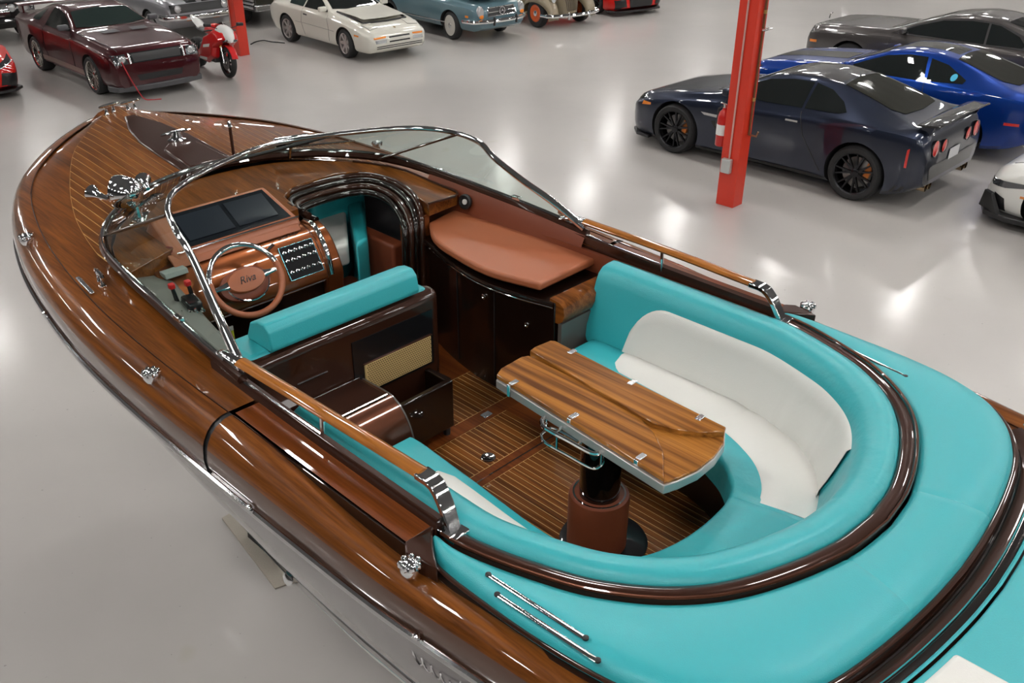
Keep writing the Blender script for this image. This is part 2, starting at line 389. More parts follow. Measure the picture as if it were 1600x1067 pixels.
# planked field: pale inlay sheet and one plank after another
bS = [(4.36, 0), (4.30, .11), (4.18, .25), (3.9, .485), (3.48, .70), (3.1, .845), (2.8, .92), (2.52, .965)]
bb = spline([(p[1], p[0]) for p in bS], 80)   # t -> s
sb = lambda t: float(np.interp(t, [q[0] for q in bb], [q[1] for q in bb]))
wS = sorted([(-p[1], p[0]) for p in WB[:49]]); ws_ = lambda t: float(np.interp(t, [q[0] for q in wS if q[1] > 2.45], [q[1] for q in wS if q[1] > 2.45]))
il = B()
for sg in (-1, 1):
    rows = []
    for t in np.linspace(0, .955, 60):
        s0, s1 = ws_(t)+.01, sb(t); s1 = max(s1, s0+.002)
        rows.append([(s0+(s1-s0)*k/14, sg*t, dz(s0+(s1-s0)*k/14, t)+.0022) for k in range(15)])
    il.grid(rows)
inl = il.build('inlay_strip', inlay, boat, 50)
B().grid([[(s, t, dz(s, t)+.0052) for t in (-.0178, 0, .0178)] for s in np.linspace(3.14, 4.352, 14)]).build('plank', plankm, foredeck, 50)
PW = .0468
for sg in (-1, 1):
    for i in range(20):
        t0, t1 = .02+i*PW+.0022, .02+(i+1)*PW-.0022
        if i == 19: t1 = .95
        rows = []
        for k in range(5):
            t = t0+(t1-t0)*k/4; s0, s1 = ws_(t)+.008, sb(t)-.006
            if s1-s0 < .01: s1 = s0+.01
            rows.append([(s0+(s1-s0)*j/9, sg*t, dz(s0+(s1-s0)*j/9, t)+.0052) for j in range(10)])
        if rows[0][-1][0]-rows[0][0][0] > .03: B().grid(rows).build('plank', plankm, foredeck, 50)
# raised brown king hatch
def slab(name, poly, h, m, parent, base=dz, bev=.012, lift=0.):
    b_ = B(); n = len(poly)
    return B().prism(poly, lambda p: base(p[0], p[1])-.01+lift, lambda p: base(p[0], p[1])+h+lift).build(name, m, parent, 40, bev, 3)
hpoly = [(4.16, -.035), (3.95, -.11), (3.7, -.155), (3.4, -.165), (3.12, -.17), (3.12, .17), (3.4, .165), (3.7, .155), (3.95, .11), (4.16, .035)]
slab('anchor_hatch', hpoly, .018, browng, boat)
slab('anchor_hatch_lid', [(3.5, -.11), (3.16, -.13), (3.16, .13), (3.5, .11), (3.56, .05), (3.56, -.05)], .034, browng, boat, bev=.012)
# side decks aft of the joint
for sg in (-1, 1):
    for nm, fa, fb, m in (('side_deck_panel', lambda s: 1.035, lambda s: 1.156, mahog_red), ('covering_board', lambda s: 1.164 if s > -.02 else max(.80, 1.05-.02*s*s*6), lambda s: to(s)+.006, mahog)):
        rows = []
        for s in np.linspace(1.0, -.02 if nm == 'side_deck_panel' else -3.35, 40):
            a, b_ = fa(s), max(fb(s), fa(s)+.01)
            rows.append([(s, sg*(a+(b_-a)*k/4), zf(s)+(.004 if nm == 'side_deck_panel' else -drop(s)-.002)) for k in range(5)])
        B().grid(rows).build(nm, m, boat, 50)
    B().box(-.02, 1.0, sg*1.156-.0, sg*1.164, 2.10, 2.199).build('deck_groove', darkg, boat, 0)
    # coaming board along the cockpit side
    B().loft([[(s, sg*(1.035-.015), 1.9), (s, sg*(1.035+.012), 1.9), (s, sg*(1.045+.01), zf(s)+.035), (s, sg*1.045, zf(s)+.045), (s, sg*(1.045-.025), zf(s)+.04)] for s in np.linspace(-.03, 1.35, 14)]).build('coaming_board', browng, boat, 50)
# windshield: base moulding, top frame, glass panes, struts
B().tube([(p[0], p[1], p[2]+.005) for p in WB], .022, 8).build('windshield_base', browng, boat)
wch = B().tube([(p[0], p[1], p[2]+.03) for p in WB[2:-2]], .010, 8).build('windshield_trim', chrome, boat)
wfr = B().tube(WT, [.013+.009*min(1, (abs(k-48)/48)**2) for k in range(97)], 10).build('windshield_frame', chrome, boat)
def pane(i0, i1):
    rows = [[WB[i]+(WT[i]-WB[i])*k/6+np.array([0, 0, .02*(1-k/6)]) for k in range(7)] for i in range(i0, i1+1)]
    B().grid(rows).build('glass_pane', glass, wfr, 50)
pane(2, 28); pane(28, 68); pane(68, 94)
for i in (28, 68):
    B().tube([WB[i]+(WT[i]-WB[i])*k/5 for k in range(6)], .022, 8, flat=.4).build('windshield_strut', browng, wfr)
for i in (8, 88):
    B().obox(WB[i]+np.array([0, 0, .04]), (.03, 0, 0), (0, .012, 0), (0, 0, .012)).build('frame_clip', chrome, wfr, bevel=.004)
# handrails with chrome ends
for sg in (-1, 1):
    pts = spline([(1.13, sg*1.035, 2.335), (.6, sg*1.02, 2.34), (.09, sg*1.0, 2.335)], 14)
    r = B().tube(pts, .030, 10, flat=.55, up=(0, 0, 1)).build('handrail', railwd, boat)
    end = spline([(.10, sg*1.0, 2.335), (.03, sg*1.0, 2.33), (-.015, sg*1.005, 2.29), (-.05, sg*1.01, 2.235), (-.075, sg*1.015, 2.195)], 12)
    rows = []
    for k, p in enumerate(end):
        tg = np.array(end[min(11, k+1)])-np.array(end[max(0, k-1)]); nn = np.array([-tg[2], 0, tg[0]]); nn /= np.linalg.norm(nn); ww = .031-.006*k/11
        rows.append([p+nn*a*.011+np.array([0, b_*ww, 0]) for a, b_ in ((-1, -1), (1, -1), (1, 1), (-1, 1))])
    B().loft(rows).build('rail_end', chrome, r, 40, .004)
    B().obox((-.07, sg*1.015, 2.2), (.04, 0, 0), (0, .04, 0), (0, 0, .012)).build('rail_foot', chrome, r, bevel=.006)
    B().tube([(1.13, sg*1.035, 2.335), (1.24, sg*1.035, 2.33), (1.30, sg*1.03, 2.31)], [.030, .028, .02], 10, flat=.5, up=(0, 0, 1)).build('rail_cap', chrome, r)
    B().tube([(.62, sg*1.02, 2.325), (.615, sg*1.03, 2.2)], .009, 8).build('rail_post', chrome, r)
    B().tube([(.615, sg*1.035, 2.245), (1.0, sg*1.04, 2.25), (1.15, sg*1.045, 2.262)], .008, 6).build('rail_trim', chrome, r)
# ------------------------------------------------------------------ aft: ring coaming, lounge, sun pads
Uh = spline([(.86, 1.05), (.5, 1.052), (.1, 1.052), (-.16, 1.04), (-.45, .952), (-.61, .87), (-.75, .755), (-.86, .61), (-.95, .41), (-1.01, .2), (-1.03, 0)], 120)
U = np.array([(p[0], -p[1]) for p in Uh]+[(p[0], p[1]) for p in Uh[::-1][1:]]); U = resample(U, 221)
un = normals2(U)
if un[110]@np.array([1., 0]) < 0: un = -un
ZT = lambda s: 2.2
def usel(a, b): return list(range(a, b+1))
i_ring0 = [i for i in range(221) if U[i][0] < -.04][0]; i_ring1 = 220-i_ring0
prof = [(0, -.06), (.0, -.004), (.007, .004), (.028, .005), (.048, .003), (.055, -.005), (.055, -.06)]
B().grid(sweep(U, un, prof, ZT, usel(i_ring0, i_ring1))).build('cockpit_ring', browng, boat, 60)
B().tube([(U[i][0]-un[i][0]*.004, U[i][1]-un[i][1]*.004, 2.207) for i in usel(i_ring0, i_ring1)], .006, 6).build('ring_bead', brownmet, boat)
backp = [(.050, -.30), (.052, -.02), (.066, .012), (.102, .026), (.150, .018), (.187, -.012), (.208, -.06), (.228, -.13), (.258, -.23), (.285, -.30), (.292, -.37)]
fr = lambda q: int(round(q*220))
seams = [0, .235, .47, .60, .765, 1.0]
for a, b_ in zip(seams[:-1], seams[1:]):
    sel = usel(fr(a), fr(b_)); rows = sweep(U, un, backp, ZT, sel)
    m = B().grid(rows)
    c0 = np.mean(rows[0], axis=0); c1 = np.mean(rows[-1], axis=0)
    # padded ends: shrink a last ring towards the seam
    for R_, C_, d_ in ((rows[0], c0, -1), (rows[-1], c1, 1)):
        i = sel[0] if d_ < 0 else sel[-1]; tg = np.array([-un[i][1], un[i][0]])
        nb = U[min(220, i+1)]-U[max(0, i-1)]; nb = nb/np.linalg.norm(nb)*d_*(.03 if (d_ < 0 and a == 0) or (d_ > 0 and b_ == 1) else .001)
        sh_ = .86 if ((d_ < 0 and a == 0) or (d_ > 0 and b_ == 1)) else .97
        r2 = [np.array(p)*sh_+np.array(C_)*(1-sh_)+np.array([nb[0], nb[1], 0]) for p in R_]
        m.grid([R_, r2]); m.add(r2, [tuple(range(len(r2)))])
    m.build('back_cushion', teal if a in (0, .765) else teal_w, boat, 55)
def insert(a, b_, mtl, ztop=-.075, zbot=-.345, ramp=8):
    sel = usel(fr(a), fr(b_)); rows = []
    for j, i in enumerate(sel):
        e = min(1, (len(sel)-1-j)/-ramp) if ramp < -1 else (1 if ramp < 0 else min(1, min(j, len(sel)-1-j)/ramp)); e = sqrt(max(0, 1-(1-e)**2)); zt = zbot+(ztop-zbot)*e
        zs = [zt, zt-.012]+[zt-.012+(zbot-zt+.012)*k/5 for k in range(1, 6)]
        ds = [float(np.interp(-z, [-q[1] for q in backp[5:]], [q[0] for q in backp[5:]])) for z in zs]
        pl = .0 if mtl is not white_w else .0028*(sin(j*.9+sin(j*.37)*2)+.7*sin(j*.41+1))
        rows.append([(U[i][0]+un[i][0]*(d+(.0 if k == 0 else .010+pl*k/6)), U[i][1]+un[i][1]*(d+(.0 if k == 0 else .010+pl*k/6)), 2.2+z) for k, (d, z) in enumerate(zip(ds, zs))])
    B().grid(rows).build('back_insert', mtl, boat, 60)
insert(.60, .763, white_w, ramp=-1); insert(.765, .955, white_l, ramp=-9)
insert(.05, .40, white_w, ramp=6)
# seat ring
st_w = [(.82, -.45), (.4, -.48), (0, -.51), (-.2, -.48), (-.33, -.38), (-.39, -.22), (-.405, -.03), (-.385, .15), (-.32, .26), (-.2, .35), (0, .42), (.4, .46), (.82, .5)]
st_o = [(.82, -.80), (.4, -.79), (-.1, -.77), (-.43, -.65), (-.62, -.48), (-.71, -.27), (-.755, -.02), (-.73, .21), (-.64, .44), (-.46, .62), (-.12, .755), (.4, .79), (.82, .81)]
SW, SO = spline(st_w, 145), spline(st_o, 145)
sw = lambda u: SW[int(round(u*12))]; so = lambda u: SO[int(round(u*12))]
def seat(u0, u1, name='seat_cushion', v0=0., v1=1., z=1.86, h=.15, m=teal, parent=boat, lip=True, rnd=0):
    n = max(3, int((u1-u0)*8)); rows = []
    for k in range(n+1):
        u = u0+(u1-u0)*k/n; a, b_ = sw(u), so(u)
        e = .0 if 0 < k < n else .008
        vv0 = v0
        if rnd and k in (0, 1): vv0 = v0+(v1-v0)*(.30 if k == 0 else .08)*(1 if rnd > 0 else 0)
        if rnd and k in (n, n-1): vv0 = v0+(v1-v0)*(.30 if k == n else .08)*(1 if rnd < 0 else 0)
        row = []
        for v, dz_ in ((vv0, -h), (vv0, -.028), (vv0+.02, -.010-e), (vv0+.06, -e), ((vv0+v1)/2, .002-e), (v1-.03, -e), (v1, -.008-e), (v1, -h)):
            p = a+(b_-a)*v; row.append((p[0], p[1], z+dz_))
        rows.append(row)
    mb = B().loft(rows, False, False); mb.add(rows[0], [tuple(range(8))]); mb.add(rows[-1], [tuple(range(8))])
    return mb.build(name, m, parent, 50)
for u0, u1 in ((0, 2.35), (2.37, 3.98), (4.0, 7.08), (7.1, 9.98), (10., 12)):
    seat(u0, u1, m=teal if u0 < 4 or u0 > 9 else teal_w)
for u0, u1, rn in ((.55, 2.34, 1), (2.38, 4.1, 0), (7.2, 9.97, 0), (10.02, 11.5, -1)):
    seat(u0, u1, 'seat_insert', .13 if u0 < 4.2 else .30, 1.05, 1.866, .10, white_l if rn else white_w, rnd=rn)
sk = B()
rows = [[(sw(u)[0]*1.0+(so(u)-sw(u))[0]*.03, sw(u)[1]+(so(u)-sw(u))[1]*.03, 1.76), (sw(u)[0]+(so(u)-sw(u))[0]*.12, sw(u)[1]+(so(u)-sw(u))[1]*.12, 1.47)] for u in np.linspace(0, 12, 97)]
sk.grid(rows).build('seat_base', darkg, boat)
for u in (0, 12):
    a, b_ = sw(u), so(u)
    B().hexa([(a[0], a[1], 1.47), (b_[0], b_[1]*1.25, 1.47), (b_[0]-.02, b_[1]*1.25, 1.47), (a[0]-.02, a[1], 1.47)], [(a[0], a[1], 1.71), (b_[0], b_[1]*1.25, 1.71), (b_[0]-.02, b_[1]*1.25, 1.71), (a[0]-.02, a[1], 1.71)]).build('seat_end', darkg, boat, 0)
# sun pad in three cushions between ring and stern
Oh = spline([(-.035, 1.085), (-.12, 1.125), (-.3, 1.133), (-.55, 1.125), (-.8, 1.09), (-.97, 1.02), (-1.08, .92), (-1.155, .80), (-1.205, .66), (-1.245, .44), (-1.27, .2), (-1.278, 0)], 120)
OC = resample(np.array([(p[0], -p[1]) for p in Oh]+[(p[0], p[1]) for p in Oh[::-1][1:]]), 201)
on = normals2(OC)
if on[100]@np.array([1., 0]) < 0: on = -on
IC = resample(U[i_ring0:i_ring1+1]-un[i_ring0:i_ring1+1]*.012, 201)
zp = lambda s: 2.205
def pad(a, b_, m=teal):
    rows = []
    for i in range(a, b_+1):
        A_, C_ = IC[i], OC[i]; d = A_-C_; L_ = np.linalg.norm(d); d /= L_; e = .0 if a < i < b_ else .004
        row = []
        for x, z in ((0, -.11), (0, -.045), (min(.008, L_*.08), -.022), (min(.03, L_*.2), -.008), (min(.08, L_*.4), 0), (L_*.5, .004), (max(L_-.03, L_*.75), 0), (L_-.006, -.012), (L_, -.05)):
            row.append((C_[0]+d[0]*x, C_[1]+d[1]*x, zp(C_[0])+z-e))
        rows.append(row)
    mb = B().loft(rows, False, False); mb.add(rows[0], [tuple(range(9))]); mb.add(rows[-1], [tuple(range(9))])
    return mb.build('sun_pad', m, boat, 55)
p1 = pad(0, 85); p2 = pad(85, 114); p3 = pad(114, 200)
def offs(P, n, d): return [(P[i][0]+n[i][0]*d, P[i][1]+n[i][1]*d) for i in range(len(P))]
def bandz(name, m, d0, d1, z0, z1, lo=12, hi=188):
    rows = [[(OC[i][0]+on[i][0]*d0, OC[i][1]+on[i][1]*d0, z0), (OC[i][0]+on[i][0]*(d0+d1)/2, OC[i][1]+on[i][1]*(d0+d1)/2, (z0+z1)/2+.004), (OC[i][0]+on[i][0]*d1, OC[i][1]+on[i][1]*d1, z1)] for i in range(lo, hi+1)]
    return B().grid(rows).build(name, m, boat, 50)
bandz('pad_trim', browng, .0, -.018, 2.165, 2.165, 0, 200)
bandz('pad_gutter', darkg, -.018, -.034, 2.13, 2.13)
bandz('transom_strip', browng, -.034, -.075, 2.135, 2.15, 54, 146)
bandz('trim_piping', teal, -.075, -.079, 2.165, 2.165, 54, 146)
bandz('mirror_strip', mat('mirror strip', (.30, .28, .27), .08, 1.), -.079, -.108, 2.16, 2.16, 54, 146)
bandz('aft_piping', teal, -.108, -.120, 2.17, 2.175, 54, 146)
# aft bathing pads
ap = [i for i in range(201) if abs(OC[i][1]) < .80 and OC[i][0] < -.9]
front = [(OC[i][0]-on[i][0]*.126, OC[i][1]-on[i][1]*.126) for i in ap]
def aftpad(name, sel, back, z0, z1, m, ins=0.):
    f = [front[k] for k in sel]
    poly = [(p[0]-ins, p[1]) for p in f]+[(back, f[-1][1]), (back, f[0][1])]
    return B().prism(poly, z0, z1).build(name, m, boat, 40, .012, 3)
aftpad('bathing_pad', range(len(front)), -2.6, 2.05, 2.175, teal)
for sg in (-1, 1):
    ks = [k for k in range(len(front)) if .36 < front[k][1]*sg < .70]
    aftpad('bathing_pad_insert', ks, -2.55, 2.1, 2.181, white_l, .02)
B().prism([(-.02, -1.09), (-.02, 1.09), (-1.0, 1.07), (-2.2, 1.0), (-3.3, .84), (-3.3, -.84), (-2.2, -1.0), (-1.0, -1.07)], 1.95, 2.128).build('aft_deck', browng, boat, 0) if False else None
# aft deck shell under the pads: follows the pad outline
rows = []
for i in range(0, 201): rows.append([(IC[i][0], IC[i][1], 2.13), (OC[i][0]-on[i][0]*.02, OC[i][1]-on[i][1]*.02, 2.14), (OC[i][0]-on[i][0]*.02, OC[i][1]-on[i][1]*.02, 1.9)])
B().grid(rows).build('aft_deck', browng, boat, 0)
B().box(-3.3, -1.2, -.95, .95, 2.0, 2.12).build('stern_deck', browng, boat, bevel=.03)
# corner cap in front of pad
for sg in (-1, 1):
    B().prism([(.0, sg*1.035), (.0, sg*1.16), (-.04, sg*1.19), (-.16, sg*1.165), (-.10, sg*1.125), (-.035, sg*1.075)], 2.12, 2.206).build('pad_corner_cap', browng, boat, 40, .006)
    side = B().grid([[(s, sg*(min(to(s)-.06, 1.19)), zf(s)-.005), (s, sg*(min(to(s)-.075, 1.165)), 2.19), (s, sg*(float(np.interp(-s, [.05, .3, .55, .8, 1.0], [1.12, 1.14, 1.132, 1.10, 1.02]))), 2.15)] for s in np.linspace(-.05, -1.0, 20)])
    side.build('pad_side_trim', darkg, boat)
# vent slots
def slot(pa, pb, z, sg=1):
    a, b_ = np.array(Q(*pa, z)), np.array(Q(*pb, z)); a[1] *= sg; b_[1] *= sg
    d = (b_-a)/np.linalg.norm(b_-a); n = np.array([-d[1], d[0], 0])
    o = B().tube([a+(b_-a)*k/6 for k in range(7)], .0085, 8, flat=.45, up=(0, 0, 1)).build('vent_slot', chrome, boat)
    for e in (a, b_): B().lathe([(.0095, -.002), (.0095, .004), (.006, .006), (0, .006)], 10, tuple(e)).build('vent_cap', blackp, o)
slot((763, 898), (915, 997), 2.209); slot((777, 929), (934, 1032), 2.209)
slot((1304, 534), (1415, 588), 2.204); slot((1332, 536), (1443, 596), 2.20)
# ------------------------------------------------------------------ cockpit sole with planks
SZ = 1.47
sole = B().box(-.6, 2.2, -1.0, 1.0, SZ-.06, SZ-.006).build('cockpit_sole', mahog_red, boat, 0)
def planks(s0, s1, t0, t1, pw=.0335, frame_=True):
    B().box(s0, s1, t0, t1, SZ-.006, SZ-.0015).build('caulk_line', inlay, sole, 0)
    n = int(round((t1-t0)/pw)); pw = (t1-t0)/n
    for i in range(n):
        B().box(s0+.004, s1-.004, t0+i*pw+.0024, t0+(i+1)*pw-.0024, SZ-.006, SZ+.0005).build('plank', solewd, sole, 0)
planks(1.165, 1.505, .097, .56); planks(.79, 1.08, -.42, .385); planks(-.6, .705, -.52, .56)
for s0, s1, t0, t1 in ((1.505, 2.2, -.9, .62), (1.08, 1.165, -.45, .6), (.745, .79, -.5, .62), (.705, .738, -.5, .62), (1.165, 1.505, -.9, .097)):
    B().box(s0+.001, s1-.001, t0, t1, SZ-.006, SZ+.0005).build('margin_board', mahog_red, sole, 0)
B().box(.738, .745, -.5, .5, SZ-.006, SZ+.002).build('hatch_joint', chrome, sole, 0)
B().box(.79, 1.08, .385, .62, SZ-.006, SZ+.0005).build('margin_board', mahog_red, sole, 0)
a = Q(763, 715, SZ); B().lathe([(.0, .002), (.022, .003), (.03, .007), (.036, .006), (.038, 0)], 24, (a[0], a[1], SZ)).build('flush_ring_pull', chrome, boat)
a = Q(760, 648, SZ); B().obox((a[0], a[1], SZ+.002), (.02, 0, 0), (0, .03, 0), (0, 0, .002)).build('floor_latch', steel, boat, bevel=.003)
# inner side lining and bulkheads
for sg in (-1, 1):
    B().box(-.0, 2.6, sg*1.0-.01, sg*1.0+.012, 1.47, 2.2).build('side_lining', tan_d if sg > 0 else browng, boat, 0)
# ------------------------------------------------------------------ pedestal table
ped = B().lathe([(.128, SZ), (.128, SZ+.26), (.124, SZ+.275), (.112, SZ+.278)], 40, (.075, -.08, 0)).build('table_pedestal', tan_d, boat, 40)
B().lathe([(.112, SZ+.2), (.112, SZ+.281), (.104, SZ+.281), (.104, SZ+.22), (.098, SZ+.22), (.098, SZ+.262), (.09, SZ+.262), (.09, SZ+.2)], 40, (.075, -.08, 0)).build('pedestal_collar', chrome, ped)
B().lathe([(.086, SZ+.2), (.086, 2.06)], 40, (.075, -.08, 0)).build('pedestal_tube', mat('polished black steel', (.03, .025, .022), .06, .9, 1.), ped)
B().lathe([(.19, SZ), (.19, SZ+.012), (.17, SZ+.018)], 40, (.06, -.05, 0)).build('pedestal_base', blackg, ped)
TZ = 2.10
def qp(pts, z): return [Q(x, y, z)[:2] for x, y in pts]
tb_out = qp([(775, 590), (779, 582), (828, 553), (866, 536), (1000, 606), (1134, 672), (1133, 690), (1118, 712), (1092, 733), (1060, 748), (1038, 755)], TZ)
table = B().prism(tb_out, TZ-.052, TZ-.012).build('table_frame', mat('table edge silver', (.42, .40, .38), .3, .6, .8), boat, 40, .004)
near = qp([(776, 588), (783, 578), (815, 560), (826, 558), (902, 596), (965, 630), (1000, 655), (1022, 680), (1036, 708), (1037, 750)], TZ)
B().prism(near, TZ-.012, TZ+.010).build('table_leaf', tablewd, table, 40, .004)
far = qp([(828, 551), (836, 545), (860, 535), (868, 536), (1000, 604), (1134, 671), (1132, 678), (1100, 679), (1060, 675), (1020, 664), (985, 644), (920, 604)], TZ+.012)
B().prism(far, TZ-.012, TZ+.024).build('table_leaf', tablewd, table, 40, .004)
aft_ = qp([(1037, 752), (1036, 708), (1024, 682), (1004, 658), (1060, 676), (1132, 680), (1131, 692), (1116, 712), (1090, 732), (1060, 746)], TZ)
B().prism(aft_, TZ-.014, TZ-.001).build('table_end', tablewd2, table, 40, .003)
for (x, y), zz in (((803, 597), TZ+.012), ((897, 649), TZ+.012), ((1002, 713), TZ+.012), ((894, 549), TZ+.026), ((988, 597), TZ+.026), ((1094, 652), TZ+.026)):
    p = Q(x, y, zz); B().obox(p, (.012, 0, 0), (0, .022, 0), (0, 0, .003)).build('hinge', steel, table, bevel=.008, seg=3)
    if y > 590 and x < 1090 and zz < TZ+.02: B().obox((p[0], p[1]-.03, p[2]-.03), (.01, 0, 0), (0, .004, 0), (0, 0, .03)).build('hinge_plate', chrome, table, bevel=.003)
# chrome cup holder frame hooked on the near edge
ch = [Q(x, y, 2.06) for x, y in ((846, 657), (856, 648), (868, 648), (905, 668), (938, 688), (944, 696), (938, 706), (924, 708), (890, 690), (852, 669))]
chs = spline(ch+[ch[0]], 60)[:-1]
cup = B().tube(chs, .009, 8, closed=True).build('cup_holder', chrome, table)
B().tube([p-np.array([0, 0, .07]) for p in chs], .006, 8, closed=True).build('lower_ring', chrome, cup)
for i in (5, 20, 34, 50): B().tube([chs[i], chs[i]-np.array([0, 0, .07])], .005, 6).build('cup_strut', chrome, cup)
for x, y, x2, y2 in ((868, 676, 888, 660), (902, 694, 918, 678)): B().tube([Q(x, y, 2.06), Q(x2, y2, 2.06)], .006, 6).build('divider', chrome, cup)
# ------------------------------------------------------------------ helm seat (double bench) and its back panel
def rbar(name, m, parent, s0, s1, t0, t1, z0, z1, r): return B().box(s0, s1, t0, t1, z0, z1).build(name, m, parent, 40, r, 4)
hs = rbar('helm_seat_back', browng, boat, 1.30, 1.42, -.93, .15, SZ, 2.195, .05)
B().box(1.294, 1.31, -.40, .085, 1.80, 2.10).build('back_recess', blackg, hs, 0)
cn = B().box(1.284, 1.297, -.345, .065, 1.815, 1.965).build('cane_panel', cane, hs, 30, .006)
hp = B()
for i in range(34):
    for j in range(12):
        t = -.335+i*.0118+(.0059 if j % 2 else 0); z = 1.825+j*.0118
        if t < .055: hp.box(1.2828, 1.2845, t, t+.0055, z, z+.0055)
hp.build('weave_hole_shade', canehole_shade, cn, 0, kind='stuff')  # small brown boxes stand in for shaded holes in the weave
rbar('cane_trim', brownmet, hs, 1.283, 1.295, -.352, .07, 1.966, 1.972, .002)
B().tube([(1.287, -.71, 2.02), (1.287, -.55, 2.02)], .005, 6).build('logo_plate', chrome, hs)
bol = B().loft([[(1.31, t, 2.205), (1.30, t, 2.225), (1.315, t, 2.30), (1.345, t, 2.328), (1.40, t, 2.325), (1.46, t, 2.30), (1.50, t, 2.22), (1.49, t, 2.205)] for t in (-.80, .02)]).build('bolster', teal, boat, 40, .02, 3)
rbar('bolster_base', teal, boat, 1.33, 1.55, -.9, .10, 2.12, 2.206, .03)
rbar('helm_seat_cushion', teal, boat, 1.42, 1.85, -.88, .08, 1.80, 1.92, .04)
rbar('helm_seat_base', darkg, boat, 1.42, 1.8, -.88, .06, SZ, 1.80, .01)
# open dark bin behind the helm seat
bx = B()
bx.box(1.11, 1.135, -.33, .045, SZ+.05, 1.79); bx.box(1.135, 1.29, .015, .045, SZ+.05, 1.79); bx.box(1.135, 1.29, -.33, .015, SZ+.05, SZ+.12)
fr_box = bx.build('storage_bin', darkg, boat, 40, .006)
B().lathe([(.018, SZ), (.018, SZ+.05)], 12, (1.14, .02, 0)).build('bin_foot', blackp, fr_box)
# rounded brown locker
prof_r = [(1.29, 1.90), (1.12, 1.905), (1.06, 1.895), (1.00, 1.855), (.955, 1.79), (.925, 1.70), (.905, 1.58), (.90, SZ), (1.29, SZ)]
prof_r = [tuple(p) for p in spline(prof_r[:8], 22)]+[(1.29, SZ)]
lk = B().loft([[(p[0], t, p[1]) for p in prof_r] for t in (-.97, -.36)]).build('rounded_locker', brownmet, boat, 35, .006)
B().loft([[(p[0]+.004, t, p[1]-.004) for p in prof_r] for t in (-.361, -.352)]).build('locker_side', greyd, lk, 35)
rbar('locker_lid', browng, lk, 1.085, 1.285, -.66, -.385, 1.902, 1.914, .004)
B().tube([(1.083, -.665, 1.912), (1.083, -.38, 1.912)], .003, 5).build('lid_trim', chrome, lk)
B().tube([(1.287, -.665, 1.912), (1.287, -.38, 1.912)], .003, 5).build('lid_trim', chrome, lk)
# ------------------------------------------------------------------ starboard galley locker
cab_front = [(2.06, .68), (1.75, .575), (1.5, .52), (1.33, .505), (1.15, .52), (.92, .57)]
cf = [tuple(p) for p in spline(cab_front, 24)]
cab = B().prism(cf+[(.90, 1.0), (2.06, 1.0)], SZ, 2.09).build('galley_locker', darkg, boat, 30, .004)
padf = [tuple(p) for p in spline([Q(670, 347, 2.17)[:2], Q(676, 368, 2.17)[:2], Q(700, 388, 2.17)[:2], Q(760, 420, 2.17)[:2], Q(844, 443, 2.17)[:2]], 20)]
pback = [Q(932, 402, 2.17)[:2], Q(920, 392, 2.17)[:2], Q(800, 345, 2.17)[:2], Q(740, 318, 2.17)[:2], Q(722, 320, 2.17)[:2]]
B().prism(padf+pback, 2.125, 2.17).build('locker_cushion', tan_, cab, 40, .014, 3)
B().tube([(p[0]+.004, p[1]-.008, 2.085) for p in cf], .011, 8).build('locker_edge', darkg, cab)
B().tube([(p[0]+.004, p[1]-.012, 2.068) for p in cf], .004, 6).build('locker_trim', chrome, cab)
for k in (7, 15): 
    p = cf[k]; B().tube([(p[0], p[1]-.003, 2.05), (p[0], p[1]-.003, SZ+.03)], .003, 5).build('door_gap', blackp, cab)
for k, z in ((13, 2.0), (20, 1.93)):
    p = cf[k]; B().lathe([(.013, 0), (.013, .006), (.009, .008), (.006, .004), (0, .004)], 16, (p[0], p[1]-.004, z), (0, -1, 0)).build('door_knob', chrome, cab)
# aft wooden roll and grey end panel of the locker
rr = [(.90, 1.98), (.872, 2.0), (.862, 2.04), (.868, 2.08), (.90, 2.10), (.96, 2.105), (.96, 1.98)]
B().loft([[(p[0], t, p[1]) for p in rr] for t in (.575, 1.0)]).build('locker_roll', mahog, cab, 50)
B().box(.876, .90, .575, 1.0, SZ, 1.985).build('locker_end', greyd, cab, 0)
# starboard wood dash panel, tan lining and speaker
wbi = [(WB[i][0]-.035*(1 if WB[i][0] > 2.6 else .3), WB[i][1]*.965) for i in range(22, 76, 2) if WB[i][0] > 2.12]
dtop = [(2.0, .69), (2.02, .93)]+wbi[::-1]+[(2.3, -.93), (2.42, -.6), (2.42, .10), (2.60, .13), (2.68, .24), (2.69, .55), (2.62, .72), (2.45, .775), (2.2, .74)]
dzt = lambda p: 2.292+.085*max(0, min(1, (p[0]-2.2)/.85))
B().prism(dtop, 2.22, dzt).build('dash_top', mahog, boat, 40, .004)
B().tube([(p[0], p[1], dzt(p)+.004) for p in spline(dtop[:8], 40)], .007, 6).build('dash_bead', browng, boat)
def lin(nm, m, sel, sg):
    B().grid([[(WB[i][0], WB[i][1]*.985, WB[i][2]+.005), (WB[i][0], WB[i][1]*.985-sg*.03, WB[i][2]-.05), (WB[i][0], WB[i][1]*.985-sg*.045, WB[i][2]-.22)] for i in sel]).build(nm, m, boat)
lin('starboard_lining', tan_d, [i for i in range(60, 97) if WB[i][0] < 2.32], 1)
lin('port_lining', greyp, [i for i in range(0, 36) if WB[i][0] < 2.45], -1)
sp = np.array(Q(743, 310, 2.25)); sp[1] = .945
spk = B().lathe([(.045, 0), (.045, .012), (.036, .016), (.030, .008), (0, .008)], 24, tuple(sp), (-.15, -1, .25)).build('speaker', blackp, boat)
B().lathe([(.016, .008), (.016, .014), (0, .016)], 16, tuple(sp), (-.15, -1, .25)).build('speaker_cone', whitep, spk)
